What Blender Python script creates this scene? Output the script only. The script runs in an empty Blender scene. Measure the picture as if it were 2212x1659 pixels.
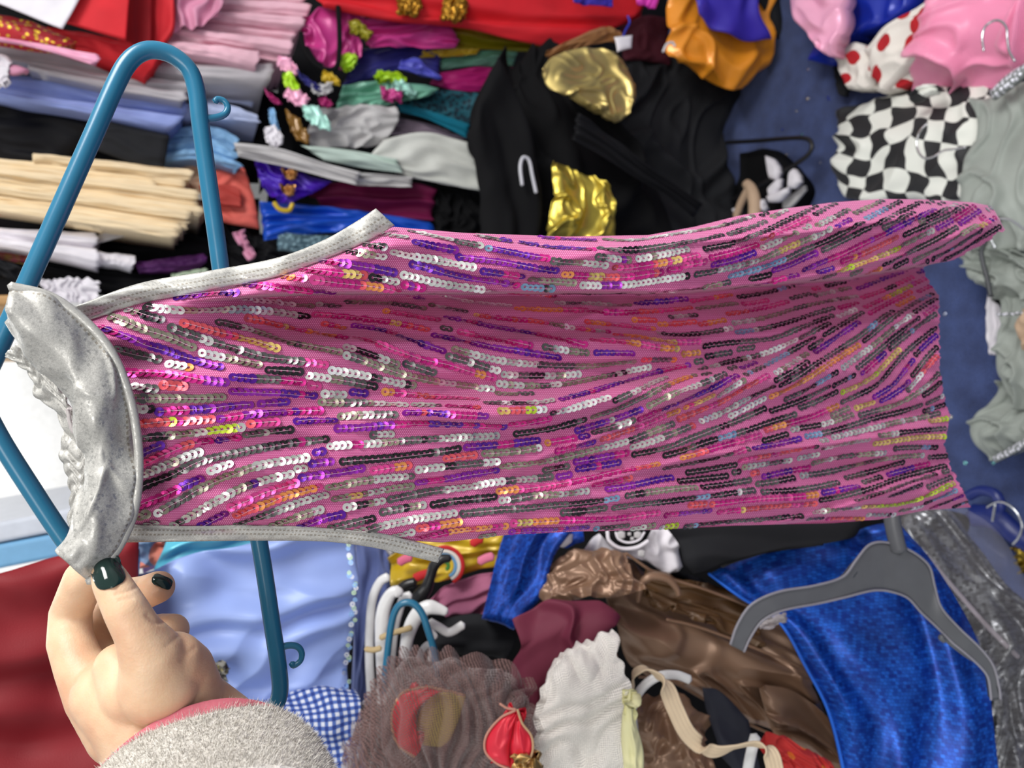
import bpy, bmesh, math, random
import numpy as np
from mathutils import Vector, Matrix

random.seed(7); RNG = np.random.default_rng(7)
SC = bpy.context.scene
COL = SC.collection

# ------------------------------------------------------------------ camera
W, H, LENS = 2212.0, 1659.0, 26.0
FPX = LENS / 36.0 * W
PITCH = math.radians(25.0)
EYE = np.array([0.0, 0.0, 1.5])
cp, sp = math.cos(PITCH), math.sin(PITCH)
FWD = np.array([0, cp, -sp]); UP = np.array([0, sp, cp]); RIGHT = np.array([1.0, 0, 0])
cam_d = bpy.data.cameras.new('camera'); cam = bpy.data.objects.new('camera', cam_d); COL.objects.link(cam)
cam_d.sensor_fit = 'HORIZONTAL'; cam_d.sensor_width = 36.0; cam_d.lens = LENS
cam_d.clip_start = 0.02
# the phone was held on its side: picture right is down in the room
X, Y_, Z = Vector(-UP), Vector(RIGHT), Vector(-FWD)
cam.matrix_world = Matrix(((X.x, Y_.x, Z.x, EYE[0]), (X.y, Y_.y, Z.y, EYE[1]), (X.z, Y_.z, Z.z, EYE[2]), (0, 0, 0, 1)))
cam_d.dof.use_dof = True; cam_d.dof.focus_distance = 0.405; cam_d.dof.aperture_fstop = 10.0
SC.camera = cam
# ------------------------------------------------------------------ light
world = bpy.data.worlds.new('world'); SC.world = world; world.use_nodes = True
bg = world.node_tree.nodes['Background']; bg.inputs[0].default_value = (0.93, 0.96, 1.0, 1); bg.inputs[1].default_value = 0.42
def area(name, loc, size, power, target, color=(1, 1, 1), sy=None):
    l = bpy.data.lights.new(name, 'AREA'); l.shape = 'RECTANGLE'; l.size = size; l.size_y = sy or size
    l.energy = power; l.color = color
    o = bpy.data.objects.new(name, l); COL.objects.link(o); o.location = loc
    o.rotation_euler = (Vector(target) - Vector(loc)).to_track_quat('-Z', 'Y').to_euler()
    return o
area('ceiling_lamp', (1.15, 0.0, 2.35), 0.9, 38, (0.0, 0.6, 0.4), (1, 0.985, 0.96), 0.6)
area('ceiling_lamp_rear', (-0.3, -1.3, 2.55), 1.2, 18, (0.0, 0.3, 0.8), (1, 0.985, 0.96), 0.6)
area('wall_fill_light', (-0.25, 1.75, 2.6), 0.6, 9, (-0.2, 2.3, 1.3), (1, 0.985, 0.96), 0.3)  # added fill light to brighten the back wall, not a fitting of the room
SC.view_settings.view_transform = 'Standard'; SC.view_settings.look = 'None'
SC.view_settings.gamma = 1.0; SC.view_settings.use_curve_mapping = False
SC.view_settings.exposure = 0.0

# ------------------------------------------------------------------ helpers
def rays(px, py):
    px = np.asarray(px, float); py = np.asarray(py, float)
    dx = (px - W / 2) / FPX; dy = (H / 2 - py) / FPX
    return FWD - dx[..., None] * UP + dy[..., None] * RIGHT
def at_d(px, py, d): return EYE + rays(px, py) * np.asarray(d, float)[..., None]
def at_y(px, py, y):
    r = rays(px, py); return EYE + r * (np.asarray(y, float) / r[..., 1])[..., None]
def at_z(px, py, z):
    r = rays(px, py); return EYE + r * ((np.asarray(z, float) - EYE[2]) / r[..., 2])[..., None]
PL = {'d': at_d, 'y': at_y, 'z': at_z}

def crom(P, n, lin=False):
    P = np.asarray(P, float)
    if len(P) == 1: return np.repeat(P, n, 0)
    seg = np.linalg.norm(np.diff(P, axis=0), axis=1) + 1e-9
    cum = np.concatenate([[0], np.cumsum(seg)]); t = np.linspace(0, cum[-1], n)
    if lin or len(P) == 2:
        return np.stack([np.interp(t, cum, P[:, k]) for k in range(P.shape[1])], 1)
    m = np.zeros_like(P)
    m[1:-1] = (P[2:] - P[:-2]) / (cum[2:] - cum[:-2])[:, None]
    m[0] = (P[1] - P[0]) / seg[0]; m[-1] = (P[-1] - P[-2]) / seg[-1]
    i = np.clip(np.searchsorted(cum, t, side='right') - 1, 0, len(P) - 2)
    h = seg[i]; s = ((t - cum[i]) / h)[:, None]; h = h[:, None]
    return ((2*s**3-3*s**2+1)*P[i] + (s**3-2*s**2+s)*h*m[i] + (-2*s**3+3*s**2)*P[i+1] + (s**3-s**2)*h*m[i+1])

def pn(x, y, seed=0):
    """gradient noise, about -1..1"""
    r = np.random.default_rng(seed); perm = r.permutation(256); ang = r.random(256) * 2 * np.pi
    xi = np.floor(x).astype(int); yi = np.floor(y).astype(int); xf = x - xi; yf = y - yi
    def g(ix, iy, dx, dy):
        a = ang[perm[(perm[ix & 255] + iy) & 255]]; return np.cos(a) * dx + np.sin(a) * dy
    u = xf**3*(xf*(xf*6-15)+10); v = yf**3*(yf*(yf*6-15)+10)
    a = g(xi, yi, xf, yf); b = g(xi+1, yi, xf-1, yf); c = g(xi, yi+1, xf, yf-1); d = g(xi+1, yi+1, xf-1, yf-1)
    return ((a+(b-a)*u) + ((c+(d-c)*u) - (a+(b-a)*u))*v) * 1.5

def fold_field(U, V, folds):
    h = np.zeros_like(U)
    for f in folds:
        k, amp, fu, fv, seed = f[:5]; warp = f[5] if len(f) > 5 else 0.35
        a, b = U * fu, V * fv
        wa = pn(U*2.3+5, V*2.3, seed+50) * warp; wb = pn(U*2.3, V*2.3+9, seed+51) * warp
        a = a + wa * max(fu, 1) * .5; b = b + wb * max(fv, 1) * .5
        if k == 'n': h += amp * pn(a, b, seed)
        elif k == 'r': h += amp * ((1 - np.abs(pn(a, b, seed)) * 1.6) - .5)
        elif k == 'w': h += amp * np.exp(-(pn(a, b, seed) / .13) ** 2)
        elif k == 's': h += amp * np.sin(2*np.pi*(a + b))
        elif k == 'p':                                   # pleats: rounded ridges with sharp valleys
            h += amp * (np.abs(np.sin(np.pi*(a + b))) - .6)
    return h

def mesh_obj(name, verts, faces, mat, parent=None, uv=None, smooth=True, cols=None):
    me = bpy.data.meshes.new(name)
    verts = np.asarray(verts, float)
    me.from_pydata(verts.tolist(), [], [tuple(int(i) for i in f) for f in faces])
    if uv is not None:
        l = me.uv_layers.new(name='UVMap'); vi = np.empty(len(me.loops), int); me.loops.foreach_get('vertex_index', vi)
        l.data.foreach_set('uv', np.asarray(uv, float)[vi].ravel())
    if cols is not None:
        a = me.color_attributes.new('Col', 'FLOAT_COLOR', 'POINT'); a.data.foreach_set('color', np.asarray(cols, float).ravel())
    if smooth: me.polygons.foreach_set('use_smooth', [True] * len(me.polygons))
    me.update()
    o = bpy.data.objects.new(name, me); COL.objects.link(o)
    if mat: me.materials.append(mat)
    if parent is not None:
        o.parent = parent; o.matrix_parent_inverse = parent.matrix_world.inverted()
    return o
def tag(o, label=None, cat=None, group=None, kind=None):
    if label: o['label'] = label
    if cat: o['category'] = cat
    if group: o['group'] = group
    if kind: o['kind'] = kind
    return o
def empty(name, loc, label, cat, group=None):
    o = bpy.data.objects.new(name, None); COL.objects.link(o); o.location = Vector(loc); o.empty_display_size = .03
    bpy.context.view_layer.update()
    return tag(o, label, cat, group)

def gridfaces(nu, nv, off=0, flip=False):
    i = np.arange(nv - 1)[:, None] * nu + np.arange(nu - 1)[None, :] + off; i = i.ravel()
    q = np.stack([i, i + 1, i + 1 + nu, i + nu], 1)
    return q[:, ::-1] if flip else q

def close_grid(G, thick, rnd=0., U=None, V=None, away=None, name='', mat=None, parent=None, ring=False):
    """G (nv,nu,3): front sheet; gives it a back and a rim -> a closed body"""
    nv, nu = G.shape[:2]
    du = np.gradient(G, axis=1); dv = np.gradient(G, axis=0)
    N = np.cross(du, dv); N /= np.linalg.norm(N, axis=2, keepdims=True) + 1e-12
    view = EYE - G
    s = np.sign((N * view).sum(2).mean()) or 1.0
    N = N * s
    if away is None: back = G - N * thick
    else: back = G + np.asarray(away) * thick
    verts = np.concatenate([G.reshape(-1, 3), back.reshape(-1, 3)])
    n = nu * nv
    f = [gridfaces(nu, nv, 0, s < 0), gridfaces(nu, nv, n, s > 0)]
    idx = np.arange(n).reshape(nv, nu)
    loop = np.concatenate([idx[0, :-1], idx[:-1, -1], idx[-1, :0:-1], idx[:0:-1, 0]])
    nx = np.roll(loop, -1)
    q = np.stack([loop, nx, nx + n, loop + n], 1)
    f.append(q if s < 0 else q[:, ::-1])
    faces = np.concatenate(f)
    if thick == 0: verts, faces = verts[:n], f[0]
    uv = np.stack([U.ravel(), V.ravel()], 1); uv = uv if thick == 0 else np.concatenate([uv, uv])
    return mesh_obj(name, verts, faces, mat, parent, uv)

def curves_to_grid(curves, pl, nu, nv, lin=False):
    if not isinstance(pl, list): pl = [pl] * len(curves)
    R = []
    for c, (k, val) in zip(curves, pl):
        c = [tuple(p) + (val,) if len(p) == 2 else p for p in c]
        c = crom(c, nu, lin); R.append(PL[k](c[:, 0], c[:, 1], c[:, 2]))
    R = np.stack(R)                                   # (nc,nu,3)
    nc = len(curves)
    if nc == 2:
        t = np.linspace(0, 1, nv)[:, None, None]; return R[0] * (1 - t) + R[1] * t
    out = np.stack([crom(R[:, j], nv) for j in range(nu)], 1)
    return out

def cloth(name, curves, pl, mat, label=None, cat=None, group=None, parent=None, nu=70, nv=50, folds=(), thick=.004,
          rnd=0., bulge=0., away=None, wob=0., lin=False, seed=1, kind=None, uvw=0., pin=0.):
    """a length of cloth swept through guide curves, folded, with a body behind it"""
    G = curves_to_grid(curves, pl, nu, nv, lin)
    u = np.linspace(0, 1, nu)[None, :].repeat(nv, 0); v = np.linspace(0, 1, nv)[:, None].repeat(nu, 1)
    Lu = np.linalg.norm(np.diff(G, axis=1), axis=2).sum(1).mean(); Lv = np.linalg.norm(np.diff(G, axis=0), axis=2).sum(0).mean()
    du = np.gradient(G, axis=1); dv = np.gradient(G, axis=0)
    N = np.cross(du, dv); N /= np.linalg.norm(N, axis=2, keepdims=True) + 1e-12
    N *= np.sign((N * (EYE - G)).sum(2).mean()) or 1.0
    h = fold_field(u, v, folds)
    if pin: h *= np.clip(u / pin, 0, 1)
    if bulge: h += bulge * (1 - (2*u-1)**4) * (1 - (2*v-1)**4)
    if rnd:
        e = np.minimum(np.minimum(u, 1-u) * Lu, np.minimum(v, 1-v) * Lv)
        h -= rnd * (1 - np.clip(e / (2.2 * rnd), 0, 1)) ** 2
    G = G + N * h[..., None]
    if wob:
        tu = du / (np.linalg.norm(du, axis=2, keepdims=True) + 1e-12); tv = dv / (np.linalg.norm(dv, axis=2, keepdims=True) + 1e-12)
        G = G + tu * (wob * pn(v*9, u*3, seed+3) * np.minimum(1, 4*np.abs(2*u-1)**3))[..., None] \
              + tv * (wob * pn(u*9, v*3, seed+4) * np.minimum(1, 4*np.abs(2*v-1)**3))[..., None]
    if thick > .012 and away is None:
        c = G.reshape(-1, 3).mean(0) - EYE; away = c / np.linalg.norm(c)
    U_, V_ = u * Lu, v * Lv
    if uvw: U_, V_ = U_ + uvw * pn(u*3, v*3, 71) + .5*uvw * pn(u*7, v*7, 73), V_ + uvw * pn(u*3, v*3, 72) + .5*uvw * pn(u*7, v*7, 74)
    o = close_grid(G, thick, 0, U_, V_, away, name, mat, parent)
    return tag(o, label, cat, group, kind)

def strip(name, T, B, Y, mat, label, cat='skirt', group=None, back=.22, nu=46, wav=.002, seed=1, front=1.0, parent=None):
    """a garment hanging edge-on from the rail: a rounded front fold and the cloth running back from it"""
    T = crom(T, nu); B = crom(B, nu)
    Tw = at_y(T[:, 0], T[:, 1], np.full(nu, Y)); Bw = at_y(B[:, 0], B[:, 1], np.full(nu, Y))
    C = (Tw + Bw) / 2; hv = (Tw - Bw) / 2; r = np.linalg.norm(hv, axis=1)
    s = np.linspace(0, 1, nu)
    hu = hv / (r[:, None] + 1e-9); C = C + hu * (.0030 * pn(s*3.2 + seed*1.7, s*0 + seed, 90 + seed) * np.minimum(1, 6*(1 - s)))[:, None]
    al = np.gradient(C, axis=0); al /= np.linalg.norm(al, axis=1, keepdims=True)
    na = 19; prof = []
    bk = np.array([0, 1.0, 0])
    rows = [Tw + bk * back]
    for a in np.linspace(0, np.pi, na):
        p = C + hv * np.cos(a) + (-bk) * (np.sin(a) * np.minimum(r, .03) * front)[:, None] + bk * (np.minimum(r, .03) * front)[:, None]
        p = p + (-bk) * (wav * (pn(s*5+seed, np.full(nu, a*1.3), seed) + .5*pn(s*13, np.full(nu, a*2.2), seed+1)))[:, None]
        p = p + (-bk) * (.0045 * pn(np.full(nu, a*1.9 + seed*3.1), s*.7 + seed, seed+7) * np.minimum(r/.012, 1))[:, None]
        p = p + al * (s**6 * (.007 * pn(np.full(nu, a*1.4 + seed*2.3), np.full(nu, 1.*seed), 33) - .004 * math.cos(2*a)))[:, None]
        rows.append(p)
    rows.append(Bw + bk * back)
    G = np.stack(rows); nv = len(rows)
    verts = G.reshape(-1, 3)
    q = [gridfaces(nu, nv)]
    idx = np.arange(nu*nv).reshape(nv, nu)
    q.append(np.stack([idx[-1, :-1], idx[-1, 1:], idx[0, 1:], idx[0, :-1]], 1))
    faces = [tuple(f) for f in np.concatenate(q)] + [tuple(idx[:, -1][::-1]), tuple(idx[:, 0])]
    L = np.linalg.norm(np.diff(C, axis=0), axis=1).sum()
    uu = (s * L)[None, :].repeat(nv, 0); vv = np.concatenate([np.zeros((1, nu)), np.cumsum(np.linalg.norm(np.diff(G, axis=0), axis=2), axis=0)])
    o = mesh_obj(name, verts, faces, mat, parent, np.stack([uu.ravel(), vv.ravel()], 1))
    bm = bmesh.new(); bm.from_mesh(o.data); bmesh.ops.recalc_face_normals(bm, faces=bm.faces); bm.to_mesh(o.data); bm.free()
    return tag(o, label, cat, group)

def sweep(name, path, rad, mat, parent=None, nu=80, ns=14, flat=1.0, flatdir=None, lin=False, caps=True, closed=False):
    """path: world points; rad: number or list along the path"""
    P = np.asarray(path, float)
    if closed: P = np.concatenate([P[-2:], P, P[:3]]) if False else np.concatenate([P, P[:1]])
    P = crom(P, nu, lin)
    r = np.interp(np.linspace(0, 1, nu), np.linspace(0, 1, np.size(rad)), np.atleast_1d(rad)) if np.size(rad) > 1 else np.full(nu, float(np.atleast_1d(rad)[0]))
    T = np.gradient(P, axis=0); T /= np.linalg.norm(T, axis=1, keepdims=True) + 1e-12
    fd = np.asarray(flatdir, float) if flatdir is not None else (EYE - P.mean(0)); fd = fd / np.linalg.norm(fd)
    A = fd - (T @ fd)[:, None] * T
    A /= np.linalg.norm(A, axis=1, keepdims=True) + 1e-12
    Bv = np.cross(T, A)
    th = np.linspace(0, 2*np.pi, ns, endpoint=False)
    V = P[:, None] + (np.cos(th)[None, :, None] * A[:, None] * flat + np.sin(th)[None, :, None] * Bv[:, None]) * r[:, None, None]
    verts = V.reshape(-1, 3); f = []
    i = np.arange(nu - 1)[:, None] * ns + np.arange(ns)[None, :]; j = np.arange(nu - 1)[:, None] * ns + (np.arange(ns)[None, :] + 1) % ns
    faces = [tuple(x) for x in np.stack([i.ravel(), j.ravel(), (j + ns).ravel(), (i + ns).ravel()], 1)]
    if caps:
        c0, c1 = len(verts), len(verts) + 1
        verts = np.concatenate([verts, [P[0] - T[0]*r[0]*.6, P[-1] + T[-1]*r[-1]*.6]])
        for k in range(ns):
            faces.append((c0, (k+1) % ns, k)); b = (nu-1)*ns; faces.append((c1, b + k, b + (k+1) % ns))
    L = np.concatenate([[0], np.cumsum(np.linalg.norm(np.diff(P, axis=0), axis=1))])
    uv = np.stack([L[:, None].repeat(ns, 1).ravel(), np.tile(np.linspace(0, 1, ns) * .02, nu)], 1)
    if caps: uv = np.concatenate([uv, [[0, 0], [L[-1], 0]]])
    return mesh_obj(name, verts, faces, mat, parent, uv)
def pxpath(pts, pl):
    k, val = pl
    c = np.array([tuple(p) + (val,) if len(p) == 2 else p for p in pts], float)
    return PL[k](c[:, 0], c[:, 1], c[:, 2])

# ------------------------------------------------------------------ materials
def lin(c):
    c = np.asarray(c, float) / 255.0
    return tuple(np.where(c <= .04045, c / 12.92, ((c + .055) / 1.055) ** 2.4)) + (1.0,)
MATS = {}
class NB:
    def __init__(s, name):
        s.m = bpy.data.materials.new(name); s.m.use_nodes = True; s.t = s.m.node_tree; s.n = s.t.nodes
        s.p = s.n['Principled BSDF']; s.out = s.n['Material Output']
    def new(s, t, **k):
        n = s.n.new(t)
        for a, b in k.items():
            if a in n.inputs: n.inputs[a].default_value = b
            else: setattr(n, a, b)
        return n
    def link(s, a, b): s.t.links.new(a, b)
    def uv(s, sx, sy=None):
        c = s.new('ShaderNodeTexCoord'); m = s.new('ShaderNodeMapping'); m.inputs['Scale'].default_value = (sx, sy or sx, 1)
        s.link(c.outputs['UV'], m.inputs['Vector']); return m.outputs[0]
    def ramp(s, fac, stops, interp='LINEAR'):
        r = s.new('ShaderNodeValToRGB'); r.color_ramp.interpolation = interp
        e = r.color_ramp.elements
        while len(e) < len(stops): e.new(.5)
        for q, (p, c) in zip(e, stops): q.position = p; q.color = c
        s.link(fac, r.inputs[0]); return r.outputs[0]
    def bump(s, h, strength=.3, dist=.001):
        b = s.new('ShaderNodeBump'); b.inputs['Strength'].default_value = strength; b.inputs['Distance'].default_value = dist
        s.link(h, b.inputs['Height']); s.link(b.outputs[0], s.p.inputs['Normal']); return b
def sc(c, k): return tuple(min(1, x * k) for x in c[:3]) + (1.0,)
def fabric(color, rough=.85, sheen=.25, weave=900, bump=.25, metal=0., spec=.3, var=.12, name='fabric', trans=0.):
    key = (name, tuple(color), rough, sheen, weave, bump, metal, spec, var)
    if key in MATS: return MATS[key]
    b = NB(name); c = lin(color)
    uv = b.uv(1)
    nz = b.new('ShaderNodeTexNoise', Scale=14.0, Detail=3.0); b.link(uv, nz.inputs['Vector'])
    b.link(b.ramp(nz.outputs[0], [(.3, sc(c, 1 - var)), (.7, sc(c, 1 + var))]), b.p.inputs['Base Color'])
    b.p.inputs['Roughness'].default_value = rough; b.p.inputs['Metallic'].default_value = metal
    b.p.inputs['Specular IOR Level'].default_value = spec
    b.p.inputs['Sheen Weight'].default_value = sheen; b.p.inputs['Sheen Tint'].default_value = sc(c, 1.3); b.p.inputs['Sheen Roughness'].default_value = .5
    w = b.new('ShaderNodeTexNoise', Scale=float(weave), Detail=1.0); b.link(uv, w.inputs['Vector'])
    b.bump(w.outputs[0], bump, .0006)
    MATS[key] = b.m; return b.m
def satin(color, rough=.34, spec=.6, metal=0.12): return fabric(color, rough, .5, 500, .06, metal, spec, .06, 'satin')
def foil(color, rough=.3): return fabric(color, rough, 0, 300, .1, .85, .5, .15, 'metallic_cloth')
def plastic(color, rough=.3, name='plastic', bump=.02):
    key = (name, tuple(color), rough)
    if key in MATS: return MATS[key]
    b = NB(name); c = lin(color); tc = b.new('ShaderNodeTexCoord')
    nz = b.new('ShaderNodeTexNoise', Scale=60.0, Detail=3.0); b.link(tc.outputs['Object'], nz.inputs['Vector'])
    b.link(b.ramp(nz.outputs[0], [(.3, sc(c, .95)), (.7, sc(c, 1.05))]), b.p.inputs['Base Color'])
    b.p.inputs['Roughness'].default_value = rough; b.bump(nz.outputs[0], bump, .001)
    MATS[key] = b.m; return b.m
def metal(color, rough=.25): 
    m = plastic(color, rough, 'metal'); m.node_tree.nodes['Principled BSDF'].inputs['Metallic'].default_value = 1.0; return m
def checker(c1, c2, size, name='checked_cloth'):
    b = NB(name); k = b.new('ShaderNodeTexChecker'); k.inputs['Color1'].default_value = lin(c1); k.inputs['Color2'].default_value = lin(c2); k.inputs['Scale'].default_value = 1.0
    b.link(b.uv(1.0/size), k.inputs['Vector']); b.link(k.outputs[0], b.p.inputs['Base Color'])
    b.p.inputs['Roughness'].default_value = .6; b.p.inputs['Sheen Weight'].default_value = .1
    w = b.new('ShaderNodeTexNoise', Scale=700.0); b.link(b.uv(1), w.inputs['Vector']); b.bump(w.outputs[0], .15, .0005); return b.m
def gingham(dark, mid, light, size):
    b = NB('gingham'); uv = b.uv(1.0/size); sx = b.new('ShaderNodeSeparateXYZ'); b.link(uv, sx.inputs[0])
    def st(o):
        f = b.new('ShaderNodeMath', operation='FRACT'); b.link(o, f.inputs[0])
        g = b.new('ShaderNodeMath', operation='GREATER_THAN'); g.inputs[1].default_value = .5; b.link(f.outputs[0], g.inputs[0]); return g.outputs[0]
    a = b.new('ShaderNodeMath', operation='ADD'); b.link(st(sx.outputs[0]), a.inputs[0]); b.link(st(sx.outputs[1]), a.inputs[1])
    h = b.new('ShaderNodeMath', operation='MULTIPLY'); h.inputs[1].default_value = .5; b.link(a.outputs[0], h.inputs[0])
    b.link(b.ramp(h.outputs[0], [(0, lin(light)), (.25, lin(mid)), (.75, lin(dark))], 'CONSTANT'), b.p.inputs['Base Color'])
    b.p.inputs['Roughness'].default_value = .8; return b.m
def spotted(base, spot, cell, radius, name='spotted_cloth', rough=.7, metal_spot=0., base_metal=0., rnd=1.0, grain=None):
    """round spots on cloth"""
    b = NB(name); v = b.new('ShaderNodeTexVoronoi'); v.voronoi_dimensions = '2D'; v.inputs['Randomness'].default_value = rnd; v.inputs['Scale'].default_value = 1.0
    b.link(b.uv(1.0/cell), v.inputs['Vector'])
    m = b.new('ShaderNodeMath', operation='LESS_THAN'); m.inputs[1].default_value = radius; b.link(v.outputs['Distance'], m.inputs[0])
    mx = b.new('ShaderNodeMix', data_type='RGBA'); mx.inputs['A'].default_value = lin(base); mx.inputs['B'].default_value = lin(spot)
    b.link(m.outputs[0], mx.inputs['Factor']); b.link(mx.outputs['Result'], b.p.inputs['Base Color'])
    mm = b.new('ShaderNodeMath', operation='MULTIPLY'); mm.inputs[1].default_value = metal_spot; b.link(m.outputs[0], mm.inputs[0]); b.link(mm.outputs[0], b.p.inputs['Metallic'])
    b.p.inputs['Roughness'].default_value = rough
    w = b.new('ShaderNodeTexNoise', Scale=float(grain or 600)); b.link(b.uv(1), w.inputs['Vector']); b.bump(w.outputs[0], .5 if grain else .2, .0015 if grain else .0006)
    return b.m
def scales(c1, c2, size, name='sequin_cloth', rough=.3, met=.55, aspect=1.6):
    """close-set tiny sequins, each cell its own tone"""
    b = NB(name); br = b.new('ShaderNodeTexBrick'); br.inputs['Scale'].default_value = 1.0
    br.inputs['Color1'].default_value = lin(c1); br.inputs['Color2'].default_value = lin(c2); br.inputs['Mortar'].default_value = sc(lin(c2), .5)
    br.inputs['Mortar Size'].default_value = .035; br.inputs['Brick Width'].default_value = 1.0; br.inputs['Row Height'].default_value = .8
    br.offset = .5
    b.link(b.uv(1.0/size), br.inputs['Vector'])
    nz = b.new('ShaderNodeTexNoise', Scale=26.0, Detail=4.0); b.link(b.uv(1), nz.inputs['Vector'])
    mx = b.new('ShaderNodeMix', data_type='RGBA', blend_type='MULTIPLY'); mx.inputs['Factor'].default_value = 1.0
    b.link(br.outputs['Color'], mx.inputs['A']); b.link(b.ramp(nz.outputs[0], [(.3, (.55, .55, .6, 1)), (.7, (1, 1, 1, 1))]), mx.inputs['B'])
    b.link(mx.outputs['Result'], b.p.inputs['Base Color'])
    b.p.inputs['Metallic'].default_value = met; b.p.inputs['Roughness'].default_value = rough
    wn = b.new('ShaderNodeTexVoronoi'); wn.inputs['Scale'].default_value = 1.0/size; b.link(b.uv(1), wn.inputs['Vector'])
    b.bump(wn.outputs['Color'], .35, .0012); return b.m
def net(color, cell=.0022, hole=.33, dens=.35, name='tulle', rough=.8):
    """hexagonal net: threads with open holes, plus the film of finer fibres between"""
    b = NB(name); b.p.inputs['Base Color'].default_value = lin(color); b.p.inputs['Roughness'].default_value = rough
    b.p.inputs['Sheen Weight'].default_value = .3
    v = b.new('ShaderNodeTexVoronoi', voronoi_dimensions='2D'); v.inputs['Scale'].default_value = 1.0; v.inputs['Randomness'].default_value = .12
    b.link(b.uv(1.0/cell), v.inputs['Vector'])
    r = b.ramp(v.outputs['Distance'], [(hole, (dens, dens, dens, 1)), (hole + .12, (1, 1, 1, 1))])
    tr = b.new('ShaderNodeBsdfTransparent'); mx = b.new('ShaderNodeMixShader')
    b.link(r, mx.inputs[0]); b.link(tr.outputs[0], mx.inputs[1]); b.link(b.p.outputs[0], mx.inputs[2]); b.link(mx.outputs[0], b.out.inputs[0]); return b.m
def film(color=(235, 232, 238), fac=.25, rough=.18, name='clear_film'):
    b = NB(name); b.p.inputs['Base Color'].default_value = lin(color); b.p.inputs['Roughness'].default_value = rough
    uv = b.uv(1); nz = b.new('ShaderNodeTexNoise', Scale=18.0, Detail=5.0); b.link(uv, nz.inputs['Vector']); b.bump(nz.outputs[0], .35, .006)
    fr = b.new('ShaderNodeFresnel', IOR=1.5); ad = b.new('ShaderNodeMath', operation='ADD'); ad.inputs[1].default_value = fac; b.link(fr.outputs[0], ad.inputs[0])
    tr = b.new('ShaderNodeBsdfTransparent'); mx = b.new('ShaderNodeMixShader')
    b.link(ad.outputs[0], mx.inputs[0]); b.link(tr.outputs[0], mx.inputs[1]); b.link(b.p.outputs[0], mx.inputs[2]); b.link(mx.outputs[0], b.out.inputs[0]); return b.m

# ================================================================== room
def slab(name, lo, hi, mat):
    x0, y0, z0 = lo; x1, y1, z1 = hi
    v = [(x0,y0,z0),(x1,y0,z0),(x1,y1,z0),(x0,y1,z0),(x0,y0,z1),(x1,y0,z1),(x1,y1,z1),(x0,y1,z1)]
    f = [(0,3,2,1),(4,5,6,7),(0,1,5,4),(1,2,6,5),(2,3,7,6),(3,0,4,7)]
    uv = [(p[0] + p[2], p[1] + p[2]) for p in v]
    return tag(mesh_obj(name, v, f, mat, None, uv, smooth=False), kind='structure')
def carpet_mat():
    b = NB('blue_carpet'); uv = b.uv(1)
    n1 = b.new('ShaderNodeTexNoise', Scale=420.0, Detail=3.0); b.link(uv, n1.inputs['Vector'])
    n2 = b.new('ShaderNodeTexNoise', Scale=18.0, Detail=4.0); b.link(uv, n2.inputs['Vector'])
    ad = b.new('ShaderNodeMix', data_type='FLOAT'); ad.inputs['Factor'].default_value = .4; b.link(n1.outputs[0], ad.inputs['A']); b.link(n2.outputs[0], ad.inputs['B'])
    b.link(b.ramp(ad.outputs[0], [(.36, lin((32, 44, 84))), (.62, lin((66, 84, 138)))]), b.p.inputs['Base Color'])
    b.p.inputs['Roughness'].default_value = 1.0; b.p.inputs['Sheen Weight'].default_value = .2; b.bump(n1.outputs[0], .9, .003); return b.m
M_WALL = plastic((244, 244, 242), .8, 'wall_paint', .05)
slab('floor', (-2.2, -1.6, -.05), (2.2, 2.35, 0), carpet_mat())
slab('wall_back', (-2.2, 2.35, -.05), (2.2, 2.45, 2.7), M_WALL)
slab('wall_left', (-2.3, -1.6, -.05), (-2.2, 2.45, 2.7), M_WALL)
slab('wall_right', (2.2, -1.6, -.05), (2.3, 2.45, 2.7), M_WALL)

# ================================================================== sequined costume
YG = 0.425
def ip(x, pts):
    p = np.asarray(pts, float); return np.interp(x, p[:, 0], p[:, 1])
TOP = [(150,700),(185,688),(300,655),(450,625),(600,590),(720,545),(850,490),(1000,503),(1220,511),(1400,508),(1500,490),(1600,465),(1700,450),(1800,437),(1900,430),(2000,431),(2100,437),(2150,447),(2175,470)]
BOT = [(150,1142),(285,1144),(550,1142),(700,1149),(850,1166),(955,1172),(1100,1155),(1250,1148),(1400,1145),(1600,1135),(1800,1130),(1900,1122),(2000,1102),(2095,1096),(2175,1096)]
XL = [(0,185),(.17,240),(.38,280),(.63,300),(.82,298),(1,285)]
XR = [(0,2140),(.05,2172),(.126,2130),(.19,2062),(.215,1995),(.25,2000),(.31,2028),(.55,2030),(.66,2042),(.70,2052),(.79,2040),(.86,2052),(.92,2072),(1,2097)]
FOLD = [(150,690),(400,652),(560,638),(700,632),(1000,632),(1300,630),(1450,632),(1600,618),(1700,610),(1830,600),(1930,582),(1990,573),(2100,560),(2180,560)]
CREASE = [(600,905),(800,880),(1000,862),(1150,850),(1300,832),(1500,800),(1700,778),(1850,765),(2050,790)]
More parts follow.
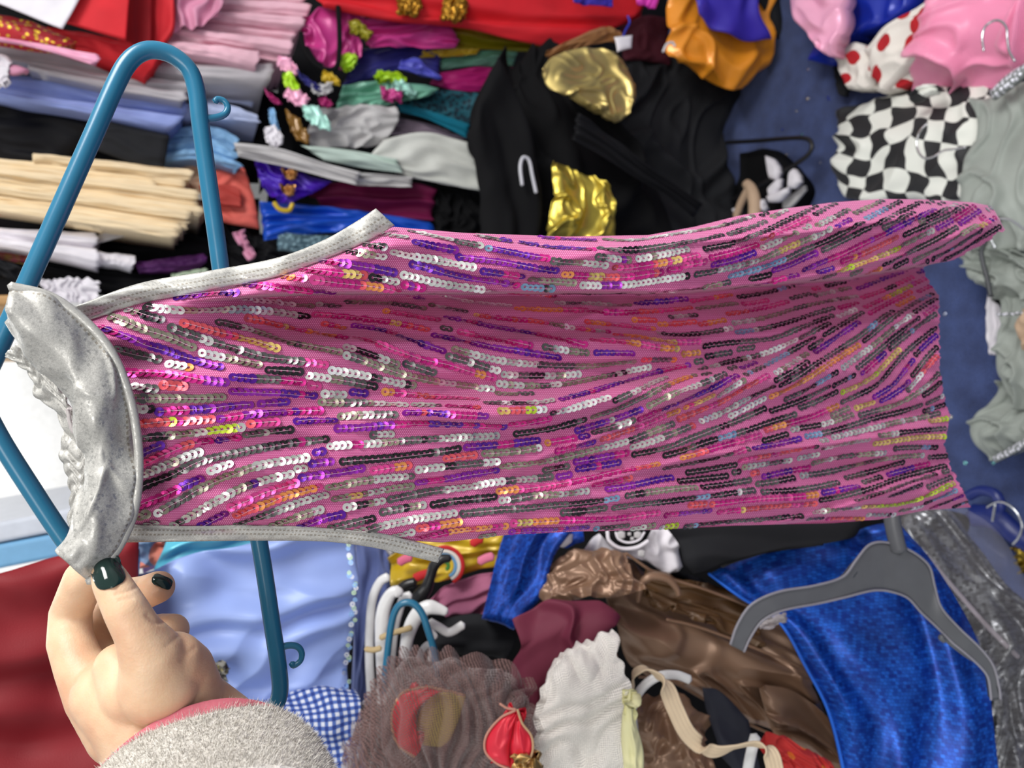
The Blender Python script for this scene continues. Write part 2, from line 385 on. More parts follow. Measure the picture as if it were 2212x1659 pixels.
def ht(px, py):
    top, bot, fo, cr = ip(px, TOP), ip(px, BOT), ip(px, FOLD), ip(px, CREASE)
    w = np.clip((px - 380) / 320, 0, 1); w = w*w*(3-2*w)
    a = np.clip((py - top) / np.maximum(fo - top, 20), 0, 1)
    flap = (.016 + .010 * np.sin(np.pi * np.minimum(a, 1) ** .8)) * w
    q = py - fo
    step = np.clip((q + 3) / 9, 0, 1); step = step*step*(3-2*step)
    valley = -.050 * np.clip(1 - (q - 8) / 100., 0, 1) ** 1.15 - .008 * np.clip(1 - np.abs(q - 90) / 110, 0, 1)
    h = flap * (1 - step) + valley * w * step
    wc = np.clip((px - 600) / 400, 0, 1) * np.clip((1900 - px) / 250, 0, 1)
    d = py - cr
    h += wc * (.009 * np.exp(-((d - 34) / 34.0) ** 2) - .009 * np.exp(-((d + 18) / 28.0) ** 2))
    h += -.004 * np.exp(-((py - 770) / 60.0) ** 2) * np.clip((px - 500) / 400, 0, 1) * np.clip((1500 - px) / 300, 0, 1)
    h += .0062 * pn(px / 620., (py + .10 * px) / 74., 11) + .0036 * pn(px / 330., (py - .13 * px) / 46., 12) + .0012 * pn(px / 120., py / 26., 13)
    h += .0045 * np.exp(-(pn(px / 700., (py + .22 * px) / 120., 15) / .1) ** 2) * np.clip((px - 900) / 500, 0, 1)
    h += .0035 * pn(px / 230., py / 90., 14) * np.clip((px - 1500) / 300, 0, 1)
    h += .0024 * np.exp(-((px - 230) / 160) ** 2) * np.sin(py / 19.0)
    # second long fold low on the skirt
    d2 = py - (1075 - .03 * (px - 1500)); h += .006 * np.exp(-(d2 / 30) ** 2) * np.clip((px - 1200) / 300, 0, 1) - .004 * np.exp(-((d2 + 55) / 25) ** 2) * np.clip((px - 1300) / 300, 0, 1)
    e = np.minimum(py - top, bot - py); h -= .010 * (1 - np.clip(e / 45, 0, 1)) ** 2
    return h
def surf(px, py, lift=0.):
    return at_y(px, py, YG - ht(px, py) - lift)
def surf_normal(px, py, e=3.0):
    a = surf(px + e, py) - surf(px - e, py); b = surf(px, py + e) - surf(px, py - e)
    n = np.cross(a, b); n /= np.linalg.norm(n, axis=-1, keepdims=True)
    s = np.sign((n * (EYE - surf(px, py))).sum(-1, keepdims=True)); return n * s

costume = empty('sequined_costume', at_y(np.array(1100.), np.array(820.), np.array(YG + .01)), 'pink sequined dance costume with silver neckband, held up in front of everything', 'dance costume')

def mesh_fabric():
    b = NB('pink_power_net'); uv = b.uv(1)
    def lattice(off):
        m = b.new('ShaderNodeMapping'); m.inputs['Scale'].default_value = (1/.00118, 1/.00204, 0); m.inputs['Location'].default_value = (off, off, 0); m.inputs['Rotation'].default_value = (0, 0, 0); b.link(uv, m.inputs['Vector'])
        f = b.new('ShaderNodeVectorMath', operation='FRACTION'); b.link(m.outputs[0], f.inputs[0])
        s_ = b.new('ShaderNodeVectorMath', operation='SUBTRACT'); s_.inputs[1].default_value = (.5, .5, 0); b.link(f.outputs[0], s_.inputs[0])
        k = b.new('ShaderNodeVectorMath', operation='MULTIPLY'); k.inputs[1].default_value = (1, 1.732, 0); b.link(s_.outputs[0], k.inputs[0])
        l = b.new('ShaderNodeVectorMath', operation='LENGTH'); b.link(k.outputs[0], l.inputs[0]); return l.outputs['Value']
    mn = b.new('ShaderNodeMath', operation='MINIMUM'); b.link(lattice(0), mn.inputs[0]); b.link(lattice(.5), mn.inputs[1])
    b.link(b.ramp(mn.outputs[0], [(.22, lin((226, 140, 184))), (.42, lin((182, 62, 124)))]), b.p.inputs['Base Color'])
    b.p.inputs['Roughness'].default_value = .6; b.p.inputs['Sheen Weight'].default_value = .2
    b.p.inputs['Subsurface Weight'].default_value = .15; b.p.inputs['Subsurface Radius'].default_value = (.004, .0008, .0012); b.p.inputs['Subsurface Scale'].default_value = 1.0
    b.bump(mn.outputs[0], .3, .0004); return b.m
nu, nv = 300, 190
tt = np.linspace(0, 1, nv)[:, None]; ss = np.linspace(0, 1, nu)[None, :]
xl, xr = ip(tt, XL), ip(tt, XR) + 5 * pn(tt * 60, tt * 0, 5) + 3 * pn(tt * 160, tt * 0, 6)
GX = xl + (xr - xl) * ss; GY = ip(GX, TOP) + (ip(GX, BOT) - ip(GX, TOP)) * tt
G = surf(GX, GY)
back = at_y(GX, GY, YG + .012 + .010 * (1 - (2 * tt - 1) ** 4) + .050 * np.clip((GX - 480) / 250, 0, 1) * (1 - (2 * tt - 1) ** 6))
n = nu * nv; idx = np.arange(n).reshape(nv, nu)
loop = np.concatenate([idx[0, ::-1], idx[1:, 0], idx[-1, 1:]])
fc = [gridfaces(nu, nv), gridfaces(nu, nv, n, True), np.stack([loop[:-1], loop[1:], loop[1:] + n, loop[:-1] + n], 1)]
uvs = np.stack([(GX * .00027).ravel(), (GY * .00027).ravel()], 1)
bod = mesh_obj('bodice', np.concatenate([G.reshape(-1, 3), back.reshape(-1, 3)]), np.concatenate(fc), mesh_fabric(), costume, np.concatenate([uvs, uvs]))

# --- chains of sequins stitched in short runs
PAL = {k: np.array(lin(v)[:3]) for k, v in dict(white=(246, 246, 240), silver=(206, 206, 200), olive=(152, 146, 128), grey=(100, 99, 98), dark=(44, 42, 46),
       purple=(98, 30, 160), violet=(150, 40, 170), magenta=(214, 40, 140), pink=(240, 80, 160), coral=(250, 100, 110), orange=(252, 160, 90), gold=(240, 205, 120), lime=(214, 236, 70), sky=(140, 176, 210)).items()}
def pick(fam, r):
    tab = {0: [('silver', .34), ('white', .2), ('olive', .2), ('grey', .16), ('dark', .1)],
           1: [('purple', .45), ('violet', .35), ('magenta', .2)],
           2: [('coral', .3), ('pink', .3), ('magenta', .22), ('orange', .12), ('gold', .06)],
           3: [('dark', .5), ('grey', .42), ('sky', .08)],
           4: [('gold', .5), ('lime', .3), ('white', .2)],
           5: [('olive', .45), ('grey', .3), ('silver', .25)]}[fam]
    a = 0
    for k, w in tab:
        a += w
        if r < a: return PAL[k]
    return PAL[tab[0][0]]
ANG = np.array([(250,720,22),(400,740,22),(560,740,18),(300,830,5),(350,900,-3),(330,1000,-25),(450,1080,-30),(500,900,-8),(600,800,5),(700,1000,-8),(600,1100,-20),(900,560,12),(1100,560,10),(900,600,14),
 (1300,560,5),(1400,600,-8),(1500,540,-12),(1700,520,-25),(1800,480,-28),(1950,500,-25),(2100,500,-32),(850,760,22),(1000,780,15),(1200,720,12),(1400,740,8),(1600,740,-5),(1000,900,2),(1300,900,-18),(1400,860,-28),(1500,900,-22),
 (1600,850,-30),(1700,780,-32),(1800,760,-35),(1900,720,-40),(1950,800,-55),(1800,880,-25),(1750,930,-12),(1900,960,-5),(1900,900,-15),(2000,960,0),(1700,1000,-10),(1900,1050,-20),(1700,1100,-3),(1500,1060,-6),(1300,1050,-10),
 (1200,1120,-3),(1900,1115,2),(2030,1060,-25),(1000,1000,-8),(800,950,-3),(800,1100,-12),(1600,660,-8),(1800,640,-12),(1200,650,2),(800,650,3),(450,650,-5),(650,600,6)], float)
def flow(x, y):
    w = 1 / (((ANG[:, 0] - x) / 1.6) ** 2 + (ANG[:, 1] - y) ** 2 + 300) ** 1.5
    return math.radians((w * ANG[:, 2]).sum() / w.sum() + 5 * pn(np.array([x / 90.]), np.array([y / 30.]), 31)[0])
def inside(x, y, m=3):
    tp, bt = np.interp(x, *zip(*TOP)), np.interp(x, *zip(*BOT))
    if not (tp + m < y < bt - m): return False
    t = (y - tp) / (bt - tp)
    return np.interp(t, *zip(*XL)) + 4 < x < np.interp(t, *zip(*XR)) - 4
R_SEQ, PITCH_S = .00255, .0034
def ppm(x): return FPX * (cp - (x - W / 2) / FPX * sp) / (YG - .004)       # pixels per metre on the cloth
cells = {}; chains = []
def near(x, y, dist, skip=None):
    cx, cy = int(x // 24), int(y // 24); d2 = dist * dist
    for i in (cx - 1, cx, cx + 1):
        for j in (cy - 1, cy, cy + 1):
            for (qx, qy) in cells.get((i, j), ()):
                if (qx - x) ** 2 + (qy - y) ** 2 < d2: return True
    return False
for tr in range(24000):
    x, y = 190 + 1990 * RNG.random(), 425 + 735 * RNG.random()
    if not inside(x, y): continue
    D = 2 * R_SEQ * ppm(x); f = .96 + .10 * RNG.random()
    if near(x, y, D * f): continue
    kmax = int(RNG.integers(5, 24)); pts = [(x, y)]
    for dr in (1, -1):
        px_, py_ = x, y; up = py_ < np.interp(px_, *zip(*FOLD))
        while len(pts) < kmax * (1 if dr == 1 else 1.5):
            a_ = flow(px_, py_); st = PITCH_S * ppm(px_)
            px_, py_ = px_ + dr * math.cos(a_) * st, py_ + dr * math.sin(a_) * st
            if not inside(px_, py_) or near(px_, py_, D * .93): break
            if px_ > 600 and (py_ < np.interp(px_, *zip(*FOLD))) != up: break
            pts = pts + [(px_, py_)] if dr == 1 else [(px_, py_)] + pts
    if len(pts) < (4 if tr < 9000 else 2): continue
    for q in pts: cells.setdefault((int(q[0] // 24), int(q[1] // 24)), []).append(q)
    A_ = np.array(pts); chains.append((A_[:, 0], A_[:, 1]))
print('chains', len(chains), sum(len(c[0]) for c in chains))
verts, faces, cols = [], [], []
NS = 14; th = np.linspace(0, 2 * np.pi, NS, endpoint=False)
base_f = [(i, (i + 1) % NS, NS + (i + 1) % NS, NS + i) for i in range(NS)]
thr_v, thr_f, nsq = [], [], 0
for xx, yy in chains:
    C = surf(xx, yy, .0008); N = surf_normal(xx, yy)
    T = np.gradient(C, axis=0); T /= np.linalg.norm(T, axis=1, keepdims=True); T = T - (T * N).sum(1, keepdims=True) * N; T /= np.linalg.norm(T, axis=1, keepdims=True)
    xm, ym = xx.mean(), yy.mean()
    # reflections put into the colour: silver near the neck, smoky and violet lower down
    hue = pn(np.array([xm / 190.]), np.array([ym / 46.]), 21)[0] + .35 * RNG.standard_normal()
    r = RNG.random(); low = np.clip((xm - 900) / 700, 0, 1); inval = 20 < ym - ip(xm, FOLD) < 75 and xm > 500
    if inval: fam = 5 if r < .3 else 2  # fold valley: rosy light between the folds put into the sequin colour
    elif hue > .24: fam = 3 if r < low * .8 else 0
    elif hue > -.04: fam = 1 if r < .8 else 5
    elif hue > -.46: fam = (3 if r < .45 * low + .1 else 1) if r < .5 else 2
    else: fam = 5 if r < .45 else 0
    if xm > 1850 and 640 < ym < 1000 and RNG.random() < .16: fam = 4
    elif xm > 1100 and RNG.random() < .012: fam = 4
    c = pick(fam, RNG.random())
    for i in range(len(xx)):
        if RNG.random() < .30: c = pick(fam, RNG.random())
        if RNG.random() < .015: c = pick(int(RNG.integers(0, 5)), RNG.random())
        Bv = np.cross(N[i], T[i])
        ta = math.radians(9 + 5 * RNG.standard_normal()); tb = math.radians(6 * RNG.standard_normal())
        Tn = T[i] * math.cos(ta) + N[i] * math.sin(ta); Bn = Bv * math.cos(tb) + N[i] * math.sin(tb)
        Nn = np.cross(Tn, Bn); Nn *= np.sign(Nn @ N[i])
        ro, ri = R_SEQ * (1 + .04 * RNG.standard_normal()), .00078
        cc = C[i] + N[i] * .0004 * RNG.random()
        o_ = cc + (np.cos(th)[:, None] * Tn + np.sin(th)[:, None] * Bn) * ro
        i_ = cc + (np.cos(th)[:, None] * Tn + np.sin(th)[:, None] * Bn) * ri - Nn * .00022
        b0 = nsq * 2 * NS; verts.append(o_); verts.append(i_); faces += [(b0 + a, b0 + b, b0 + c_, b0 + d_) for a, b, c_, d_ in base_f]
        cols.append(np.tile(np.append(np.clip(c * (1 + .12 * RNG.standard_normal()), 0, 1), 1.0), (2 * NS, 1))); nsq += 1
    w = np.cross(N, T) * .00009; a = C + N * .0011
    b0 = len(thr_v) and sum(len(q) for q in thr_v)
    thr_v.append(np.concatenate([a - w, a + w])); k = len(xx); thr_f += [(b0 + j, b0 + j + 1, b0 + k + j + 1, b0 + k + j) for j in range(k - 1)]
def sequin_mat():
    b = NB('iridescent_foil'); a = b.new('ShaderNodeAttribute', attribute_name='Col'); b.link(a.outputs['Color'], b.p.inputs['Base Color'])
    b.p.inputs['Metallic'].default_value = .62; b.p.inputs['Roughness'].default_value = .26; b.p.inputs['Specular IOR Level'].default_value = .7; return b.m
M_SEQ = sequin_mat()
sq = mesh_obj('sequin_trim', np.concatenate(verts), faces, M_SEQ, costume, cols=np.concatenate(cols), smooth=False)
tag(sq, 'iridescent sequins sewn in short chains', kind='stuff')
th_o = mesh_obj('stitch_thread', np.concatenate(thr_v), thr_f, plastic((236, 200, 214), .5, 'thread'), costume); tag(th_o, kind='stuff')

def jersey(stitch=None, name='silver_jersey'):
    b = NB(name); uv = b.uv(1); c = lin((196, 194, 188))
    fine = b.new('ShaderNodeTexVoronoi'); fine.inputs['Scale'].default_value = 1.0; b.link(b.uv(1/.0005), fine.inputs['Vector'])
    nz = b.new('ShaderNodeTexNoise', Scale=130.0, Detail=4.0); b.link(uv, nz.inputs['Vector'])
    base = b.ramp(fine.outputs['Distance'], [(.1, sc(c, 1.06)), (.7, sc(c, .78))])
    if stitch:
        sx = b.new('ShaderNodeSeparateXYZ'); tc = b.new('ShaderNodeTexCoord'); b.link(tc.outputs['UV'], sx.inputs[0])
        fac = None
        for v0 in stitch:
            d = b.new('ShaderNodeMath', operation='SUBTRACT'); d.inputs[1].default_value = v0; b.link(sx.outputs[1], d.inputs[0])
            e = b.new('ShaderNodeMath', operation='ABSOLUTE'); b.link(d.outputs[0], e.inputs[0])
            g = b.new('ShaderNodeMath', operation='LESS_THAN'); g.inputs[1].default_value = .0005; b.link(e.outputs[0], g.inputs[0])
            m = b.new('ShaderNodeMath', operation='MULTIPLY'); m.inputs[1].default_value = 1/.0022; b.link(sx.outputs[0], m.inputs[0])
            f = b.new('ShaderNodeMath', operation='FRACT'); b.link(m.outputs[0], f.inputs[0])
            l = b.new('ShaderNodeMath', operation='LESS_THAN'); l.inputs[1].default_value = .55; b.link(f.outputs[0], l.inputs[0])
            q = b.new('ShaderNodeMath', operation='MULTIPLY'); b.link(g.outputs[0], q.inputs[0]); b.link(l.outputs[0], q.inputs[1])
            if fac is None: fac = q.outputs[0]
            else:
                mxm = b.new('ShaderNodeMath', operation='MAXIMUM'); b.link(fac, mxm.inputs[0]); b.link(q.outputs[0], mxm.inputs[1]); fac = mxm.outputs[0]
        mx = b.new('ShaderNodeMix', data_type='RGBA'); mx.inputs['B'].default_value = lin((150, 144, 134)); b.link(fac, mx.inputs['Factor']); b.link(base, mx.inputs['A']); base = mx.outputs['Result']
    b.link(base, b.p.inputs['Base Color'])
    sp = b.new('ShaderNodeTexVoronoi'); sp.inputs['Scale'].default_value = 1/.0011; b.link(uv, sp.inputs['Vector'])
    spx = b.new('ShaderNodeSeparateXYZ'); b.link(sp.outputs['Color'], spx.inputs[0])
    b.link(b.ramp(spx.outputs[0], [(.55, (.2, .2, .2, 1)), (.95, (.6, .6, .6, 1))]), b.p.inputs['Metallic'])
    b.link(b.ramp(spx.outputs[1], [(.0, (.28, .28, .28, 1)), (1, (.6, .6, .6, 1))]), b.p.inputs['Roughness'])
    b.bump(sp.outputs['Color'], .22, .0006); return b.m
M_JER = jersey()
def band(name, A, B, Y, lift=.0, mat=None, folds=(), nu=120, nv=14, thick=.0016, rnd=.0016, **k):
    return cloth(name, [A, B], ('y', Y), mat or M_JER, parent=costume, nu=nu, nv=nv, folds=folds, thick=thick, rnd=rnd, **k)
# armhole bindings: follow the costume's own surface
def binding(name, outer, inner, lift=.0016, nu=150, nv=16):
    o = crom(outer, nu); i = crom(inner, nu); v = np.linspace(0, 1, nv)[:, None]
    gx = o[None, :, 0] * (1 - v) + i[None, :, 0] * v; gy = o[None, :, 1] * (1 - v) + i[None, :, 1] * v
    bul = .0016 * np.sin(np.pi * v) ** .6 + .0004 * pn(gx / 40, gy / 12, 33)
    ex = np.maximum(ht(gx, gy), ht(ip(gx, [(0, 0), (3000, 3000)]), np.clip(gy, ip(gx, TOP) + 14, ip(gx, BOT) - 14)) - .003)
    P = at_y(gx, gy, YG - ex - lift - bul)
    Lu = np.linalg.norm(np.diff(P, axis=1), axis=2).sum(1).mean(); Lv = np.linalg.norm(np.diff(P, axis=0), axis=2).sum(0).mean()
    U = np.linspace(0, Lu, nu)[None].repeat(nv, 0); V = (v * Lv).repeat(nu, 1)
    return close_grid(P, .003, 0, U, V, None, name, jersey((Lv * .45, Lv * .72), 'silver_binding'), costume)
tag(binding('armhole_binding', [(160,662),(300,612),(450,585),(600,556),(700,518),(770,478),(812,450)], [(186,694),(300,657),(450,628),(600,597),(720,553),(800,518),(853,487)]), 'long curved silver binding of the upper armhole')
tag(binding('armhole_binding', [(268,1172),(400,1170),(550,1168),(700,1170),(800,1182),(880,1200),(946,1216)], [(275,1134),(400,1136),(550,1135),(700,1141),(800,1150),(880,1165),(960,1185)]), 'silver binding of the lower armhole')
# neckband: front and gathered back
fo = [('n', .0050, 1.0, 4.2, 41, .2), ('n', .0016, 1.6, 9, 42, .2), ('w', .0016, .7, 3.2, 43, .3)]
inner = [(2,700),(40,745),(75,800),(118,852),(152,915),(176,985),(178,1040),(163,1100),(140,1150),(110,1187)]
outer = [(22,618),(108,640),(178,688),(238,756),(278,850),(297,950),(299,1040),(285,1120),(250,1192),(192,1258)]
neck = cloth('neckband', [outer, [(0.35*a[0]+.65*b[0], .35*a[1]+.65*b[1]) for a, b in zip(outer, inner)], inner], [('y', .409), ('y', .402), ('y', .415)], jersey((.0028,), 'silver_neckband'), parent=costume, nu=170, nv=50, folds=[(k, a, f2, f1, s, w) for k, a, f1, f2, s, w in fo], thick=.0018, rnd=.0015)
tag(neck, 'wide shiny silver neckband')
sweep('neckband_seam', pxpath(outer, ('y', .4085)), .0022, M_JER, neck, nu=160, ns=10, flat=.7)
bk = cloth('neckband_back', [[(48,730),(98,795),(136,855),(172,925),(192,985),(196,1040),(182,1090),(160,1140)], [(10,765),(64,815),(78,858),(120,895),(136,935),(128,985),(146,1035),(152,1080),(142,1135)]], [('y', .43), ('y', .437)], M_JER, parent=costume, nu=150, nv=24,
           folds=[('p', .0016, 13, .5, 44, .2), ('n', .0012, 5, .6, 45, .2)], thick=.0015, wob=.0012)
tag(bk, 'gathered inside of the neckband')
cl = empty('strap_clasp', at_y(np.array(156.), np.array(905.), np.array(.428)), None, None); cl.parent = costume; cl.matrix_parent_inverse = costume.matrix_world.inverted()
M_CLR = film((225, 215, 215), .45, .15, 'clear_plastic')
sweep('clasp_ring', pxpath([(146,884),(172,884),(176,905),(174,930),(160,934),(152,915)], ('y', .427)), .0009, M_CLR, cl, nu=60, ns=8, closed=True)
sweep('clasp_bar', pxpath([(156,912),(174,908)], ('y', .427)), .0008, M_CLR, cl, nu=12, ns=8)

# ================================================================== blue hanger behind the costume
M_TEAL = plastic((36, 108, 140), .28, 'teal_plastic', .015)
hg = empty('clothes_hanger', at_y(np.array(430.), np.array(800.), np.array(.470)), 'big teal plastic hanger right behind the pink sequined costume', 'hanger')
tri = [(-48,846),(-10,765),(40,655),(120,475),(200,295),(262,158),(290,122),(325,108),(370,118),(408,150),(424,195),(432,260),(450,390),(470,530),(492,700),(518,900),(548,1100),(570,1230),(588,1350),(602,1445),(604,1500),(588,1535),(556,1556),(516,1556),(470,1530),(420,1480),(330,1395),(230,1290),(128,1148),(60,1045),(5,958),(-30,893)]
sweep('hanger_frame', pxpath(tri, ('y', .470)), .0050, M_TEAL, hg, nu=320, ns=18, closed=True)
sweep('hanger_hook', pxpath([(-40,868),(-120,866),(-190,840),(-260,850),(-300,900),(-280,960),(-220,975)], ('y', .470)), .0045, M_TEAL, hg, nu=60)
tag(sweep('strap_hook', pxpath([(438,256),(466,254),(486,246),(492,232),(484,218),(470,214),(464,220)], ('y', .470)), [.0022,.0022,.0021,.002,.0019,.0018,.0019], M_TEAL, hg, nu=40, ns=10))
tag(sweep('strap_hook', pxpath([(600,1400),(626,1394),(644,1398),(652,1412),(648,1428),(634,1438),(630,1432)], ('y', .470)), [.0022,.0022,.0021,.002,.0019,.0018,.0019], M_TEAL, hg, nu=40, ns=10))

# ================================================================== the hand that holds it
def capsules(segs, voxel=.0017, smooth=6):
    bm = bmesh.new()
    for (p0, r0, p1, r1) in segs:
        p0, p1 = Vector(p0), Vector(p1); k = max(2, int((p1 - p0).length / (.35 * min(r0, r1))) + 1)
        for i in range(k + 1):
            f = i / k; bmesh.ops.create_icosphere(bm, subdivisions=3, radius=r0 + (r1 - r0) * f, matrix=Matrix.Translation(p0.lerp(p1, f)))
    me = bpy.data.meshes.new('tmp'); bm.to_mesh(me); bm.free()
    o = bpy.data.objects.new('tmp', me); COL.objects.link(o)
    m = o.modifiers.new('r', 'REMESH'); m.mode = 'VOXEL'; m.voxel_size = voxel; m.use_smooth_shade = True
    s = o.modifiers.new('s', 'SMOOTH'); s.iterations = smooth; s.factor = .5
    dg = bpy.context.evaluated_depsgraph_get(); res = bpy.data.meshes.new_from_object(o.evaluated_get(dg))
    bpy.data.objects.remove(o); bpy.data.meshes.remove(me); return res
def hp(x, y, d): return at_d(np.array(float(x)), np.array(float(y)), np.array(float(d)))
def chain(pts):
    r = []
    for a, b in zip(pts[:-1], pts[1:]): r.append((hp(*a[:3]), a[3] * a[2] / FPX, hp(*b[:3]), b[3] * b[2] / FPX))
    return r
SEG = []
SEG += chain([(226,1226,.360,29),(240,1258,.357,38),(272,1318,.354,45),(300,1368,.356,49),(330,1420,.362,66),(345,1480,.370,84)])         # thumb
SEG += chain([(212,1222,.388,34),(182,1250,.394,42),(152,1325,.404,42),(152,1385,.398,46),(172,1440,.392,50),(212,1500,.388,66),(270,1570,.388,80)])   # index finger
SEG += chain([(342,1268,.398,35),(312,1280,.408,37),(270,1290,.425,40),(230,1330,.432,42),(215,1410,.42,48),(250,1500,.402,66)])   # middle finger
SEG += chain([(372,1362,.408,36),(345,1362,.418,36),(300,1380,.43,40),(262,1430,.428,44),(280,1510,.408,70)])                      # ring finger
SEG += chain([(398,1412,.412,30),(370,1420,.424,32),(320,1450,.43,38),(320,1520,.41,64)])                                          # little finger
SEG += chain([(372,1432,.372,66),(398,1448,.380,62),(400,1500,.385,78)])
SEG += chain([(235,1500,.384,76),(300,1540,.384,100),(350,1590,.388,118),(400,1660,.384,158),(440,1780,.365,185),(480,1900,.34,190)])
SEG += chain([(436,1500,.392,48),(490,1558,.396,60),(520,1640,.39,90)])
SEG += chain([(255,1440,.378,50),(300,1490,.376,78)])
person = empty('person', hp(340, 1560, .388), 'hand with dark green nails in a grey fleece cuff, pinching the silver neckband', 'person')
def skin_mat():
    b = NB('skin'); tc = b.new('ShaderNodeTexCoord')
    n1 = b.new('ShaderNodeTexNoise', Scale=38.0, Detail=4.0); b.link(tc.outputs['Object'], n1.inputs['Vector'])
    b.link(b.ramp(n1.outputs[0], [(.3, lin((212, 164, 132))), (.55, lin((224, 188, 154))), (.75, lin((233, 203, 172)))]), b.p.inputs['Base Color'])
    b.p.inputs['Roughness'].default_value = .48; b.p.inputs['Subsurface Weight'].default_value = .35
    b.p.inputs['Subsurface Radius'].default_value = (.006, .0025, .0014); b.p.inputs['Subsurface Scale'].default_value = 1.0
    n2 = b.new('ShaderNodeTexNoise', Scale=160.0, Detail=5.0); b.link(tc.outputs['Object'], n2.inputs['Vector'])
    v = b.new('ShaderNodeTexVoronoi'); v.inputs['Scale'].default_value = 900.0; b.link(tc.outputs['Object'], v.inputs['Vector'])
    ad = b.new('ShaderNodeMath', operation='ADD'); b.link(n2.outputs[0], ad.inputs[0]); mu = b.new('ShaderNodeMath', operation='MULTIPLY'); mu.inputs[1].default_value = .25
    b.link(v.outputs['Distance'], mu.inputs[0]); b.link(mu.outputs[0], ad.inputs[1]); b.bump(ad.outputs[0], .22, .0012); return b.m
hm = capsules(SEG, .00105, 16)
# skin creases pressed into the surface
nvt = len(hm.vertices); co = np.empty(nvt * 3); hm.vertices.foreach_get('co', co); co = co.reshape(-1, 3)
no = np.empty(nvt * 3); hm.vertices.foreach_get('normal', no); no = no.reshape(-1, 3)
def crease(pts, depth, width):
    global co
    P = pxpath(pts, ('d', .36)); P = crom(P, 60); D = (P - EYE); D /= np.linalg.norm(D, axis=1, keepdims=True)
    V = co - EYE; Vn = V / np.linalg.norm(V, axis=1, keepdims=True)
    ang = np.min(np.arccos(np.clip(Vn @ D.T, -1, 1)), axis=1) * .38
    face = ((no * -Vn).sum(1) > .1) & (np.linalg.norm(V, axis=1) < .46)
    co = co - no * (depth * np.exp(-(ang / width) ** 2) * face)[:, None]
for pts, dp, wd in [([(250,1284),(275,1278),(292,1270)], .0005, .0007), ([(258,1296),(285,1292)], .0004, .0007), ([(122,1317),(150,1313),(182,1318)], .0008, .0011), ([(140,1380),(175,1370),(215,1374)], .0009, .0012),
                    ([(150,1408),(185,1392),(222,1380)], .0007, .001), ([(165,1432),(200,1410),(222,1392)], .0005, .001), ([(318,1330),(338,1345),(362,1340)], .0006, .001), ([(390,1425),(420,1400)], .0003, .001), ([(360,1395),(385,1375)], .0003, .001)]:
    crease(pts, dp, wd)
hm.vertices.foreach_set('co', co.ravel()); hm.update()
hm.polygons.foreach_set('use_smooth', [True] * len(hm.polygons))
hm.materials.clear(); hm.materials.append(skin_mat())
body = bpy.data.objects.new('body', hm); COL.objects.link(body); body.parent = person; body.matrix_parent_inverse = person.matrix_world.inverted()
from mathutils.bvhtree import BVHTree
HB = BVHTree.FromObject(body, bpy.context.evaluated_depsgraph_get())
def nail(cx, cy, axis, length, width, name='fingernail', label=None):
    """a curved varnished plate lying on the finger, found by looking along the view ray"""
    ax = np.array(axis, float); ax /= np.linalg.norm(ax); pr = np.array([-ax[1], ax[0]])
    nu_, nv_ = 22, 22; P = np.zeros((nv_, nu_, 3))
    for j in range(nv_):
        for i in range(nu_):
            a, c = 2*i/(nu_-1) - 1, 2*j/(nv_-1) - 1
            wz = math.sqrt(max(0.05, 1 - abs(a) ** 5)) if a < 0 else math.sqrt(max(.35, 1 - .65 * a ** 6))
            x, y = np.array([cx, cy]) + ax * a * length / 2 + pr * c * width / 2 * wz
            rr = rays(np.array(x), np.array(y)); rr = rr / np.linalg.norm(rr)
            hit = HB.ray_cast(Vector(EYE), Vector(rr), 1.0)
            p = np.array(hit[0]) if hit[0] else hp(x, y, .36 if cy < 1300 and cx < 300 else .395)
            P[j, i] = p - rr * (.0007 + .0006 * (1 - c * c))
    for _ in range(4):
        P[1:-1, 1:-1] = (P[1:-1, 1:-1] * 2 + P[:-2, 1:-1] + P[2:, 1:-1] + P[1:-1, :-2] + P[1:-1, 2:]) / 6
    U, V = np.meshgrid(np.linspace(0, .01, nu_), np.linspace(0, .01, nv_))
    o = close_grid(P, .0007, 0, U, V, None, name, M_NAIL, person); return tag(o, label or 'glossy dark green fingernail')
M_NAIL = plastic((24, 44, 40), .07, 'green_varnish', .005)
nail(233, 1238, (-.38, -.92), 66, 70, label='glossy dark green thumbnail'); nail(350, 1256, (.92, .38), 46, 26)

